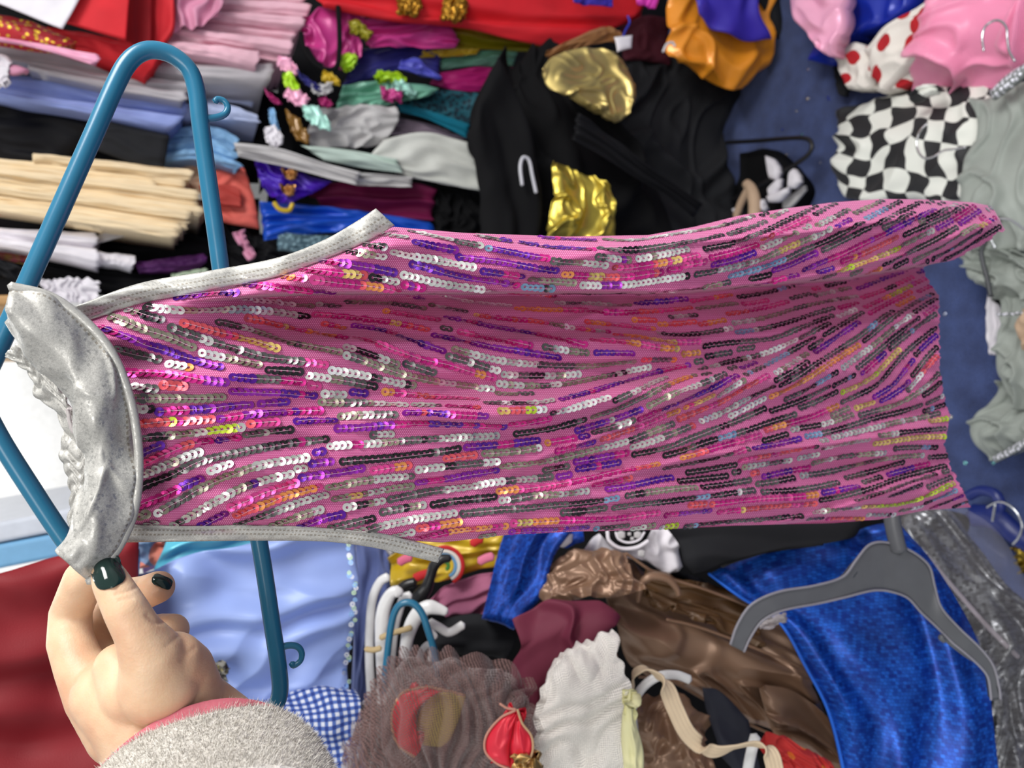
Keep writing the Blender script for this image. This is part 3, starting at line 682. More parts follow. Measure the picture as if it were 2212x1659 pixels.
# sleeve
def fleece_mat():
    b = NB('grey_fleece'); uv = b.uv(1); n1 = b.new('ShaderNodeTexNoise', Scale=230.0, Detail=5.0); b.link(uv, n1.inputs['Vector'])
    b.link(b.ramp(n1.outputs[0], [(.3, lin((206, 200, 190))), (.7, lin((236, 232, 224)))]), b.p.inputs['Base Color']); b.p.inputs['Roughness'].default_value = 1.0
    b.p.inputs['Sheen Weight'].default_value = .4; b.bump(n1.outputs[0], 1.0, .004); return b.m
M_FL = fleece_mat()
def ringsleeve(name, rings, mat, parent, ns=90):
    R = []
    axd = hp(*rings[-1][:3]) - hp(*rings[0][:3]); axd /= np.linalg.norm(axd)
    a = np.cross(axd, [0, 0, 1.]); a /= np.linalg.norm(a); b_ = np.cross(axd, a)
    th = np.linspace(0, 2*np.pi, ns, endpoint=False)
    for x, y, d, r in rings:
        rr = r * d / FPX; R.append(hp(x, y, d) + (np.cos(th)[:, None] * a + np.sin(th)[:, None] * b_) * rr * (1 + .03 * np.sin(3*th + 1)[:, None]))
    G = np.stack(R); nv = len(R); G2 = np.stack([crom(G[:, k], nv * 6) for k in range(ns)], 1); nv = nv * 6
    i = np.arange(nv - 1)[:, None] * ns + np.arange(ns)[None]; j = np.arange(nv - 1)[:, None] * ns + (np.arange(ns)[None] + 1) % ns
    f = np.stack([i.ravel(), j.ravel(), (j + ns).ravel(), (i + ns).ravel()], 1)
    uv = np.stack([np.tile(np.linspace(0, .3, ns), nv), np.repeat(np.linspace(0, .1, nv), ns)], 1)
    o = mesh_obj(name, G2.reshape(-1, 3), f, mat, parent, uv)
    bm = bmesh.new(); bm.from_mesh(o.data); bmesh.ops.recalc_face_normals(bm, faces=bm.faces); bm.to_mesh(o.data); bm.free()
    return o, G2
SLV = [(452,1860,.352,236),(440,1822,.360,246),(438,1804,.366,258),(443,1802,.364,271),(455,1830,.352,283),(480,1900,.332,290),(510,2000,.30,290)]
sl, SG = ringsleeve('sleeve', SLV, M_FL, person); tag(sl, 'grey fleece sleeve')
LIN_ = [(445,1820,.362,240),(434,1772,.373,250),(432,1756,.378,258),(434,1760,.377,266),(440,1790,.37,266)]
li, _ = ringsleeve('sleeve_lining', LIN_, fabric((196, 106, 118), .8, .3, 800, .3), person); tag(li, 'pink lining of the cuff')
# fleece pile
nr, nc = SG.shape[:2]; pv, pf, k = [], [], 0
Pn_ = np.cross(np.roll(SG, -1, 1) - np.roll(SG, 1, 1), np.gradient(SG, axis=0)); Pn_ /= np.linalg.norm(Pn_, axis=2, keepdims=True) + 1e-12
ctr = SG.mean(1, keepdims=True); Pn_ *= np.sign((Pn_ * (SG - ctr)).sum(2, keepdims=True))
for _ in range(80000):
    i, j = int(RNG.integers(10, nr - 6)), int(RNG.integers(0, nc)); j2 = (j + 1) % nc; a, b_ = RNG.random(), RNG.random()
    p = SG[i, j] * (1-a) * (1-b_) + SG[i, j2] * a * (1-b_) + SG[i+1, j] * (1-a) * b_ + SG[i+1, j2] * a * b_
    n_ = Pn_[i, j]
    if n_ @ (EYE - p) < -.02 * 1: continue
    d = RNG.standard_normal(3); l = .0010 + .0012 * RNG.random(); tip = p + (n_ * .8 + d * .55) * l; w = np.cross(n_, d); w = w / (np.linalg.norm(w) + 1e-9) * .00022
    pv += [p - w - n_*.0003, p + w - n_*.0003, tip]; pf.append((k, k+1, k+2)); k += 3
tag(mesh_obj('fleece_pile', pv, pf, M_FL, sl, uv=np.asarray(pv)[:, :2]), kind='stuff')

# ================================================================== clothes hanging on the rail (top and left of the picture)
def lineY(x0, y0, x1, y1): return [(x0, y0), ((x0 + x1) / 2, (y0 + y1) / 2), (x1, y1)]
M = dict(
    white=fabric((228, 224, 230), .6, .3), red=fabric((206, 34, 44), .65, .4), dred=fabric((150, 14, 26), .7, .3), lpink=fabric((226, 180, 194), .6, .4),
    rosep=fabric((206, 140, 168), .5, .5), grey=fabric((182, 178, 182), .6, .3), peri=fabric((140, 156, 214), .55, .4), peril=fabric((186, 198, 232), .55, .4),
    black=fabric((15, 15, 17), .85, .08, spec=.15), velvet=fabric((14, 14, 18), .7, .2, spec=.2), char=fabric((31, 32, 35), .8, .1, spec=.2), sky=fabric((128, 172, 212), .55, .4), cream=fabric((234, 212, 174), .6, .4, var=.04),
    tan=fabric((190, 162, 136), .7, .3), coral=fabric((222, 104, 92), .6, .4), dcoral=fabric((176, 62, 54), .6, .4), plum=fabric((78, 30, 88), .6, .3), sage=fabric((168, 184, 160), .7, .3),
    magenta=satin((190, 56, 132)), mag2=satin((166, 28, 104)), olive=satin((146, 140, 22)), yellow=satin((196, 164, 30)), mint=satin((112, 172, 148)), lmint=satin((170, 222, 208)),
    navy=fabric((40, 40, 108), .5, .4), blueviolet=satin((84, 88, 190)), teal=fabric((16, 112, 136), .6, .3), dteal=spotted((20, 84, 98), (10, 40, 54), .012, .38, 'teal_lace'),
    chiff=fabric((206, 208, 202), .6, .4), lgrey=fabric((188, 186, 186), .6, .4), gmint=fabric((186, 204, 194), .6, .4), mauve=fabric((148, 130, 146), .6, .4),
    purple=satin((70, 26, 170)), burg=fabric((110, 22, 66), .55, .5), royal=satin((18, 78, 190)), lime=satin((170, 214, 30)), bronze=satin((130, 92, 30), .25), goldl=foil((206, 184, 116), .42), gold2=foil((206, 184, 80), .36),
    orange=satin((238, 150, 40), .3), indigo=satin((62, 48, 170), .4), pinks=satin((240, 170, 200), .4), rblue=satin((20, 44, 160), .35), oak=fabric((190, 148, 96), .5, 0, name='oak'), brownskin=satin((140, 96, 54)))
M['redgold'] = spotted((176, 26, 38), (232, 196, 70), .0115, .24, 'gold_spotted_red', .5, .9)
def ln(*p): return list(p)
RED = 'red garments at the near end of the rail'
cloth('white_skirt', [[(-130,-120),(20,-90),(200,-70)], [(-130,-70),(20,-40),(176,-12)], [(-130,-44),(0,8),(135,62)]], ('y', 1.48), M['white'], 'white cloth panel at the near end of the rail, pointed hem corner over gold-spotted red', 'skirt', nu=40, nv=24, folds=[('n',.004,2,1.2,3)], thick=.003)
strip('dress', ln((-130,-10),(0,22),(70,40),(120,64),(160,84)), ln((-130,70),(0,86),(60,96),(120,101),(158,96)), 1.52, M['redgold'], 'red dress covered with gold spots beside the white panel', 'dress', wav=.005, back=.03)
cloth('dress', [[(165,-90),(150,0),(140,45)], [(225,-90),(212,10),(205,66)], [(290,-90),(279,0),(272,84)]], ('y', 1.50), M['red'], 'bright red dress hem with square corner next to white panel', 'dress', RED, nu=40, nv=30, folds=[('n',.004,1,1,8)], thick=.01)
cloth('dress', [[(255,-90),(262,95)], [(330,-90),(326,96)]], ('y', 1.56), M['dred'], 'dark red dress behind the bright red square hem', 'dress', RED, nu=40, nv=24, folds=[('n',.006,1,2,9)], thick=.012)
cloth('dress', [[(310,-90),(318,88)], [(378,-90),(374,20),(372,62),(352,92)]], ('y', 1.58), M['red'], 'red dress hem touching the dusty pink ruffle', 'dress', RED, nu=40, nv=24, folds=[('n',.006,1,2,10)], thick=.012)
strip('dress', ln((100,55),(180,64),(260,80),(358,92)), ln((120,88),(160,98),(235,122),(318,158)), 1.55, M['red'], 'red dress edge running down behind the tip of the teal hanger', 'dress', RED, wav=.004)
cloth('ruffle_skirt', [[(352,-60),(356,20),(360,92)], [(400,-60),(395,20),(392,60)], [(440,-60),(432,20),(420,62)], [(490,-60),(485,0),(470,34)]], ('y', 1.6), M['rosep'], 'dusty pink satin skirt with ruffled hem beside red dresses', 'skirt', nu=40, nv=40, folds=[('s',.008,.3,3.2,4)], thick=.02)
ORD = ['first', 'second', 'third', 'fourth', 'fifth', 'sixth', 'seventh', 'eighth', 'ninth']
for k, (y0, xe, ya, yb, Y) in enumerate([(-16,668,2,32,1.66),(8,656,31,60,1.64),(30,634,58,92,1.66),(48,630,82,116,1.62),(72,612,108,132,1.64),(84,557,102,149,1.6),(-46,660,-28,4,1.67)]):
    t = 18 if k < 5 else 22
    strip('pleated_skirt', ln((345,y0),(450,y0 + (ya-y0)*.45),(xe,ya)), ln((345,y0+t),(450,y0 + t + (yb-y0-t)*.4),(xe-2,yb)), Y, M['lpink'],
          ['pale pink skirt in the rail stack, longest of the layers', 'pale pink skirt, second layer from the red dress with gold trim', 'pale pink skirt, third layer from the red dress with gold trim', 'pale pink skirt, bright folded edge in the middle of the pink stack', 'pale pink skirt, second last of the pink stack before the grey ones', 'pale pink skirt with shortest square hem, last of the pink stack', 'pale pink skirt cut by the picture edge, first of the pink stack'][k], 'skirt', 'pale pink skirts on the rail', seed=k, wav=.003)
GR = 'grey white skirts on the rail'
strip('skirt', ln((-130,74),(0,88),(215,117),(420,134),(592,128)), ln((-130,100),(0,121),(200,150),(430,172),(578,186)), 1.62, M['grey'], 'pale grey skirt with long square hem below the pink stack', 'skirt', GR, wav=.004)
strip('skirt', ln((-130,100),(0,122),(200,150),(420,175)), ln((-130,120),(40,134),(225,182),(398,200)), 1.61, M['grey'], 'pale grey skirt, second layer counted from the pink hem', 'skirt', GR, wav=.003, seed=4)
strip('skirt', ln((60,138),(200,168),(400,196)), ln((60,148),(230,190),(396,219)), 1.60, M['grey'], 'pale grey skirt, third layer lying on the periwinkle skirts', 'skirt', GR, wav=.003, seed=6)
strip('skirt', ln((-130,62),(40,86),(120,100),(214,117)), ln((-130,68),(40,91),(120,111),(206,137)), 1.50, M['pinks'], 'narrow pink skirt hem below the gold-spotted red dress', 'skirt', wav=.002, front=.4, back=.012)
cloth('ribbon', [[(5,146),(30,140),(62,150)], [(10,160),(32,164),(55,158)]], ('y', 1.55), M['rosep'], 'small dusty pink ribbon loop at the picture edge over periwinkle', 'ribbon', nu=20, nv=12, bulge=.006, thick=.01)
cloth('ruffle_trim', [[(-60,120),(0,122),(20,140)], [(-60,190),(2,180),(14,176)]], ('y', 1.54), M['white'], 'white ruffle at the picture edge beside the dusty pink ribbon', 'ruffle', nu=26, nv=20, folds=[('p',.006,3,5,2)], thick=.01)
PG = 'periwinkle skirts on the rail'
strip('skirt', ln((-130,136),(10,158),(120,160),(230,188),(400,213)), ln((-130,172),(0,194),(230,228),(400,248)), 1.64, M['peri'], 'periwinkle blue skirt, upper layer under the grey skirts', 'skirt', PG, wav=.004)
strip('skirt', ln((-130,168),(0,192),(230,224),(400,244)), ln((-130,186),(0,209),(150,238),(365,281)), 1.61, M['peri'], 'periwinkle blue skirt, lower layer lying above black velvet', 'skirt', PG, wav=.004, seed=5)
strip('skirt', ln((380,218),(470,218),(548,240)), ln((380,250),(480,254),(562,265)), 1.68, M['peril'], 'pale blue skirt hem with pointed tip beside the teal strap hook', 'skirt', PG, wav=.004, seed=7)
cloth('skirt', [[(430,176),(500,180),(555,196)], [(440,225),(500,222),(545,232)]], ('y', 1.72), M['peril'], 'pale blue crumpled skirt behind the teal hanger corner', 'skirt', PG, nu=30, nv=20, folds=[('r',.008,2,2,3)], thick=.03)
cloth('skirt', [[(420,158),(470,160),(492,172)], [(430,195),(462,205),(486,196)]], ('y', 1.70), M['rblue'], 'bright royal blue satin hem inside the teal hanger corner', 'skirt', nu=20, nv=16, folds=[('r',.005,2,2,3)], thick=.03)
BG = 'black garments on the rail'
cloth('velvet_dress', [[(-130,180),(0,211),(130,240),(240,262)], [(-130,250),(0,275),(100,300),(150,330)], [(-130,330),(0,350),(60,362),(97,376)]], ('y', 1.66), M['velvet'], 'black velvet dress left of the teal hanger arm above the cream skirts', 'dress', BG, nu=50, nv=30, folds=[('n',.012,2,3,5),('r',.006,1,5,6)], thick=.05, rnd=.01)
cloth('velvet_dress', [[(225,258),(300,275),(367,291)], [(205,322),(270,345),(352,373)]], ('y', 1.62), M['char'], 'black dress with square hem inside the teal hanger', 'dress', BG, nu=40, nv=26, folds=[('n',.006,1,3,7)], thick=.05, rnd=.006)
for k, (a, b) in enumerate([([(350,280),(450,268),(514,290)], [(352,312),(450,300),(505,325)]), ([(352,300),(450,296),(520,330)], [(350,335),(440,325),(500,345)]), ([(352,325),(440,322),(524,352)], [(350,348),(430,345),(515,365)])]):
    strip('skirt', a, b, 1.7 - .02*k, M['sky'], ['sky blue skirt, top layer beside the black square hem', 'sky blue skirt, middle layer of three', 'sky blue skirt, bottom layer above the tan lace'][k], 'skirt', 'sky blue skirts on the rail', wav=.005, seed=k)
ORD += ['tenth', 'eleventh', 'twelfth', 'thirteenth']
for k in range(13):
    xe = [414, 404, 398, 334, 428, 415, 424, 436, 410, 400, 404, 390, 382][k]; f = lambda x: 331 + 10*k + (x - 90) * (.10 + .003*k)
    x0 = 70 if k < 2 else -130
    strip('chiffon_skirt', ln((x0, f(x0)), (150, f(150)), (xe, f(xe))), ln((x0, f(x0)+18), (150, f(150)+19), (xe-2, f(xe)+24)), 1.60 + .008*((k*3) % 4) - .003*k, M['cream'],
          'cream skirt on the rail, %s layer counted from the black velvet' % ORD[k], 'skirt', 'cream skirts on the rail', wav=.004, seed=20+k)
cloth('lace_skirt', [[(340,352),(430,350),(492,352)], [(380,385),(430,390),(484,385)], [(420,420),(450,415),(478,402)]], ('y', 1.72), M['tan'], 'tan lace skirt between cream hems and the teal hanger', 'skirt', nu=40, nv=26, folds=[('r',.01,3,3,8)], thick=.15, wob=.004)
strip('lace_skirt', ln((330,400),(420,420),(450,440)), ln((330,470),(390,480),(436,482)), 1.74, M['tan'], 'tan lace hem beneath the cream stack', 'skirt', wav=.008, seed=3)
cloth('skirt', [[(440,378),(510,352),(530,365)], [(440,400),(490,420),(548,420)], [(440,440),(480,478),(561,494)]], ('y', 1.70), M['coral'], 'coral pink skirt fanned out right of the teal hanger bar', 'skirt', nu=40, nv=30, folds=[('n',.012,1,3,4),('r',.006,1,4,5)], thick=.12, rnd=.005)
cloth('skirt', [[(430,400),(500,400),(520,410)], [(440,430),(480,440),(520,445)]], ('y', 1.675), M['dcoral'], 'dark coral fold lying on the coral skirt', 'skirt', nu=30, nv=14, folds=[('n',.006,1,2,4)], thick=.01)
cloth('skirt', [[(-130,428),(0,432),(12,440)], [(-130,470),(0,466),(8,458)]], ('y', 1.6), M['coral'], 'coral hem at the picture edge under the cream stack', 'skirt', nu=20, nv=12, bulge=.01, thick=.1)
strip('frilled_skirt', ln((-130,440),(20,440),(110,450)), ln((-130,455),(20,452),(100,457)), 1.62, M['rosep'], 'pink frilled hem under the cream stack at the left', 'skirt', wav=.008)
strip('black_skirt', ln((-130,440),(0,446),(120,456),(262,484)), ln((-130,484),(0,492),(120,499),(250,502)), 1.63, M['char'], 'black skirt between the cream stack and white hems', 'skirt', BG, wav=.004)
WG = 'white skirts on the rail'
strip('white_skirt', ln((-130,480),(0,491),(120,497),(207,500)), ln((-130,500),(0,513),(120,524),(205,533)), 1.60, M['white'], 'white skirt with square hem, upper of the two behind the teal arm', 'skirt', WG, wav=.003)
strip('white_skirt', ln((-130,502),(0,513),(120,526),(209,534)), ln((-130,518),(0,531),(100,551),(210,577)), 1.585, M['white'], 'white skirt with square hem, lower of the two behind the teal arm', 'skirt', WG, wav=.003, seed=3)
strip('white_skirt', ln((190,534),(230,545),(288,548)), ln((190,568),(240,572),(286,582)), 1.62, M['white'], 'white hem end sticking out past the lower white skirt', 'skirt', WG, wav=.003, seed=5)
cloth('white_skirt', [[(200,512),(250,494),(293,480)], [(205,528),(250,516),(299,503)]], ('y', 1.63), M['lgrey'], 'pale lilac hem turned up above the white skirts', 'skirt', WG, nu=26, nv=12, folds=[('n',.004,1,1,4)], thick=.02)
for k, (c, lab, m) in enumerate([([[(200,478),(330,488),(480,520)], [(210,540),(350,545),(490,560)], [(280,600),(350,610),(490,625)]], 'black gathered dress behind the teal hanger bar', 'black'),
      ([[(-130,530),(100,556),(300,582),(500,600)], [(-130,600),(90,606),(250,640),(420,660)]], 'black dress hanging below the white skirts', 'black')]):
    cloth('black_dress', c, ('y', 1.72 - .05*k), M[m], lab, 'dress', BG, nu=46, nv=26, folds=[('n',.02,1,4,5+k),('r',.01,1,5,6)], thick=.15, rnd=.01)
strip('plum_dress', ln((290,566),(360,556),(442,545)), ln((300,586),(370,584),(442,572)), 1.64, M['plum'], 'dark plum hem between black dresses', 'dress', wav=.006)
strip('sage_skirt', ln((370,592),(420,582),(446,577)), ln((370,604),(420,600),(442,592)), 1.62, M['sage'], 'pale sage hem peeping out above the silver armhole binding', 'skirt', wav=.004)
cloth('frilled_blouse', [[(84,606),(130,602),(170,600),(212,606)], [(95,628),(150,626),(214,628)], [(130,650),(170,656),(206,660)]], ('y', 1.6), M['white'], 'white frilled blouse edge next to the silver neckband', 'blouse', nu=60, nv=30, folds=[('p',.009,6,1.5,4,.5)], thick=.06, wob=.006)
cloth('sequin_scarf', [[(-130,520),(0,536),(70,552)], [(-130,560),(0,562),(64,575)]], ('y', 1.66), scales((200, 40, 120), (190, 160, 80), .006, 'mixed_sequins'), 'magenta and gold sequined scrap at the left edge under white skirts', 'scarf', nu=30, nv=16, folds=[('r',.008,3,2,2)], thick=.05)
cloth('chain_belt', [[(-40,548),(20,566),(70,590)], [(-40,580),(16,600),(44,625)]], ('y', 1.62), M['char'], 'dark grey cloth with shiny edge at left above the neckband', 'belt', nu=30, nv=18, folds=[('r',.012,3,3,6)], thick=.05)
# deep rows behind, seen only in the gaps
for k, (x0, y0, x1, y1) in enumerate([(-130,-130,520,170),(-130,205,560,395),(-130,430,560,640)]):
    cloth('dark_garment', [[(x0,y0),(x1,y0)], [(x0,(y0+y1)/2),(x1,(y0+y1)/2)], [(x0,y1),(x1,y1)]], ('y', 1.90 + .12*(k % 2)), M['black'], 'dark garment deep on the rail behind ' + ['the pink and red skirts', 'the black and cream skirts', 'the white and black skirts'][k], 'dress', 'dark garments deep on the rail', nu=30, nv=24, folds=[('n',.03,2,4,k)], thick=.03)

# ------------------------------------------------------------------ further garments on the low rail, middle of the picture
BK = [('y', 1.78)]
def cl(name, curves, Y, m, lab, cat='costume', group=None, folds=None, thick=.03, **k):
    thick = min(thick, .03)
    kw = dict(nu=44, nv=30, rnd=.006); kw.update(k)
    return cloth(name, curves, Y if isinstance(Y, (tuple, list)) else ('y', Y), M[m] if isinstance(m, str) else m, lab, cat, group, folds=folds or [('n',.01,2,2,len(lab)),('r',.008,2,3,len(lab)+1)], thick=thick, **kw)
cl('red_dress', [[(668,-60),(1000,-60),(1400,-60)], [(690,0),(1000,20),(1200,30),(1392,20)], [(700,14),(850,44),(1010,62),(1100,84),(1212,103)]], 1.62, 'red', 'long red dress with gold trim across the top of the picture', 'dress', thick=.12, folds=[('n',.02,1,3,4),('s',.006,.4,2.5,3)], nu=80)
cl('red_skirt', [[(1210,-60),(1300,-60),(1420,-60)], [(1225,20),(1300,30),(1388,18)], [(1210,104),(1260,90),(1340,56),(1385,40)]], 1.66, 'red', 'red dress hem corner at top beside the orange satin', 'dress', thick=.08)
for k, (x, y) in enumerate([(880,4),(905,14),(975,8),(1000,22),(985,40),(960,30),(870,24),(1012,12)]):
    pass
g = cl('gold_braid', [[(868,-10),(880,-14),(905,-8)], [(862,20),(885,26),(912,18)]], 1.585, foil((190, 140, 50), .35), 'gold braid motif sewn on the long red dress, left one', 'braid', 'gold braid motifs on the red dress', nu=24, nv=18, folds=[('r',.012,5,5,3)], thick=.01, wob=.008)
g = cl('gold_braid', [[(968,-14),(990,-12),(1012,-6)], [(955,28),(985,46),(1008,34)]], 1.585, foil((190, 140, 50), .35), 'gold braid motif sewn on the long red dress, right one', 'braid', 'gold braid motifs on the red dress', nu=24, nv=18, folds=[('r',.012,5,5,4)], thick=.01, wob=.008)
cl('satin_tutu', [[(660,40),(690,16),(760,18),(790,40)], [(650,70),(700,70),(782,80)], [(665,100),(700,140),(745,150),(782,120)]], 1.66, 'magenta', 'magenta satin costume with a black strap near the pale pink stack', 'costume', folds=[('r',.02,3,3,3)])
sweep('strap', pxpath([(730,14),(733,60),(733,110),(726,146),(700,150),(672,130),(655,100),(650,70)], ('y', 1.615)), .0055, M['black'], bpy.data.objects['satin_tutu'], nu=60, ns=8)
cl('satin_costume', [[(770,44),(850,36),(920,34),(965,50)], [(785,80),(860,72),(930,74),(992,84)], [(800,104),(860,100),(920,104),(985,102)]], 1.66, 'magenta', 'magenta satin costume with a pointed end under the long red dress', 'costume', folds=[('r',.02,2,3,5)])
cl('lime_trim', [[(755,50),(790,52),(800,70)], [(762,60),(785,75),(796,84)]], 1.63, 'olive', 'olive green ribbon on the magenta satin costume', 'ribbon', thick=.01, nu=20, nv=12)
cl('lime_trim', [[(735,118),(760,112),(775,120)], [(735,140),(755,145),(770,135)]], 1.63, 'lime', 'lime ribbon under the magenta costume strap', 'ribbon', thick=.01, nu=20, nv=12)
cl('navy_dress', [[(770,104),(850,98),(905,96),(960,112)], [(760,140),(850,126),(950,140)], [(740,184),(800,168),(870,150),(955,170)]], 1.70, 'navy', 'navy blue dress under the magenta satin costumes', 'dress')
cl('violet_scarf', [[(868,128),(900,124),(930,146),(956,168)], [(860,148),(900,158),(950,172)]], 1.68, 'blueviolet', 'shiny violet blue sash end on the navy dress', 'sash', thick=.02)
cl('olive_skirt', [[(960,40),(1060,66),(1200,80)], [(930,70),(1050,86),(1192,100)], [(920,105),(1040,108),(1160,110)]], 1.72, 'olive', 'olive green satin skirt beneath the long red dress', 'skirt', folds=[('s',.01,.5,2,3)])
cl('yellow_skirt', [[(915,108),(980,104),(1040,104)], [(905,124),(960,122),(1030,116)]], 1.70, 'yellow', 'mustard yellow skirt hem under the olive skirt', 'skirt', folds=[('r',.008,3,1,3)])
cl('mint_skirt', [[(950,122),(1050,108),(1120,106)], [(955,148),(1040,140),(1112,140)]], 1.73, 'mint', 'mint green satin skirt above the raspberry one', 'skirt')
cl('raspberry_skirt', [[(940,156),(1030,144),(1110,142)], [(930,180),(1010,196),(1096,190)]], 1.72, 'mag2', 'raspberry satin skirt between mint and teal ones', 'skirt')
cl('teal_lace_skirt', [[(860,200),(940,192),(1042,200)], [(868,225),(950,230),(1030,256)], [(880,240),(960,256),(1015,270)]], 1.72, 'dteal', 'dark teal lace skirt above the plain teal hem', 'skirt')
cl('teal_skirt', [[(858,222),(930,238),(1016,268)], [(866,240),(930,258),(1010,298)]], 1.70, 'teal', 'plain teal skirt hem touching the black trousers', 'skirt', folds=[('s',.003,.2,2,3)])
cl('mint_costume', [[(740,186),(820,172),(900,182),(950,190)], [(735,205),(830,205),(925,208)], [(720,250),(790,240),(850,222)]], 1.68, 'mint', 'crumpled mint satin costume beside the teal lace skirt', 'costume', folds=[('r',.022,3,3,5)])
cl('mint_ribbon', [[(855,178),(880,182),(902,200)], [(850,186),(875,196),(895,205)]], 1.64, 'lmint', 'pale mint ribbon end on the mint costume', 'ribbon', thick=.012, nu=20, nv=12)
cl('lime_ribbon', [[(820,160),(850,156),(880,176)], [(815,168),(850,170),(874,180)]], 1.65, 'lime', 'lime ribbon between the violet sash and the mint costume', 'ribbon', thick=.012, nu=20, nv=12)
cl('pink_ribbon', [[(826,192),(850,190),(870,204)], [(830,202),(850,212),(868,212)]], 1.64, 'magenta', 'bright pink ribbon bow on the mint costume', 'ribbon', thick=.012, nu=20, nv=12)
cl('grey_dress', [[(690,235),(790,225),(860,232)], [(665,280),(760,275),(860,262)], [(670,318),(770,318),(830,308)]], 1.66, 'lgrey', 'grey satin costume crumpled under the mint ones', 'costume', folds=[('r',.022,3,3,8)])
cl('mauve_dress', [[(780,240),(860,252),(950,272)], [(800,290),(900,292),(1012,300)]], 1.74, 'mauve', 'mauve chiffon dress between teal hem and white skirt', 'dress')
cl('chiffon_dress', [[(830,300),(920,284),(1010,306)], [(800,345),(920,345),(1032,352)], [(880,380),(960,396),(1042,412)]], 1.64, 'chiff', 'off-white chiffon skirt with square hem beside the black trousers', 'skirt', folds=[('s',.004,.4,3,4),('n',.01,1,2,4)], nu=60)
cl('mint_chiffon', [[(650,312),(760,322),(860,342)], [(700,345),(800,362),(872,372)]], 1.60, 'gmint', 'pale mint chiffon layer on the off-white skirt', 'skirt', folds=[('n',.012,1,2,4)])
cl('grey_chiffon', [[(505,306),(600,318),(700,350),(780,372)], [(515,335),(620,360),(770,400)]], 1.58, 'lgrey', 'pale grey chiffon skirt, long one above the purple satin', 'skirt', folds=[('s',.005,.3,2,4),('n',.008,1,2,3)], nu=70)
cl('lilac_chiffon', [[(770,372),(830,376),(892,382)], [(772,398),(830,402),(890,404)]], 1.62, 'lgrey', 'lilac grey chiffon hem next to the long pale grey skirt', 'skirt', folds=[('s',.005,.3,2,4)])
cl('purple_costume', [[(548,340),(600,352),(660,376),(720,390)], [(556,370),(620,400),(690,410)], [(566,405),(620,440),(650,428)]], 1.62, 'purple', 'vivid purple satin costume below the pale grey chiffon', 'costume', folds=[('r',.022,3,3,4)])
for k, (x, y) in enumerate([(628, 372), (624, 406)]):
    cl('gold_button', [[(x-12,y-4),(x,y-8),(x+14,y)], [(x-8,y+4),(x,y+8),(x+12,y+8)]], 1.585, foil((206, 150, 90), .3), 'gold ornament on the purple satin costume, %s one' % ['upper', 'lower'][k], 'ornament', 'gold ornaments on purple satin', thick=.01, nu=16, nv=12, bulge=.004)
cl('burgundy_dress', [[(660,400),(760,392),(900,396),(942,410)], [(680,430),(800,425),(938,440)], [(700,446),(800,464),(936,478)]], 1.68, 'burg', 'burgundy dress above the royal blue satin', 'dress', folds=[('s',.01,.3,2,3),('n',.012,1,2,3)])
cl('royal_costume', [[(560,436),(650,440),(760,452),(930,480)], [(566,466),(680,470),(938,498)], [(570,520),(640,508),(780,500),(900,506)]], 1.66, 'royal', 'royal blue satin costume above the silver armhole binding', 'costume', folds=[('r',.02,3,3,5)])
sweep('yellow_ring', pxpath([(592,438),(604,452),(624,454),(632,440)], ('y', 1.6)), .005, M['yellow'], bpy.data.objects['royal_costume'], nu=30, ns=8)
cl('grey_lace', [[(600,500),(700,508),(800,500)], [(600,540),(690,545),(760,522)]], 1.66, spotted((70, 96, 108), (120, 150, 160), .012, .3, 'grey_lace'), 'grey blue lace costume under the royal blue satin', 'costume')
cl('black_lace', [[(935,395),(980,400),(1040,418)], [(940,440),(990,450),(1040,460)], [(930,500),(990,508),(1046,512)]], 1.70, 'black', 'black lace dress beside the square hem of the off-white skirt', 'dress', folds=[('r',.02,4,4,4)])
cl('dark_costume', [[(478,480),(540,500),(600,510)], [(480,520),(540,545),(620,560)], [(480,590),(560,590),(640,560)]], 1.74, 'velvet', 'dark navy costume in the gap right of the teal bar', 'costume', folds=[('r',.02,4,4,4)])
cl('pink_scarf', [[(512,500),(522,520),(545,560)], [(520,498),(532,520),(552,555)]], 1.66, 'rosep', 'thin pink sash hanging right of the teal bar', 'sash', thick=.01, nu=24, nv=8)
cl('dark_backing', [[(480,150),(560,180),(620,210)], [(500,250),(570,290),(640,310)], [(480,300),(560,340),(560,420)]], 1.82, 'black', 'black dress in the gap behind the small bright trimmings', 'dress')
cl('dark_backing', [[(560,-140),(1000,-140),(1480,-140)], [(600,200),(900,200),(1460,160)], [(560,560),(800,540),(1400,440)]], 2.0, 'velvet', 'dark dress deep behind the colourful costumes', 'dress', nu=30, nv=30)  # added dark backdrop so no bright wall shows between the costumes
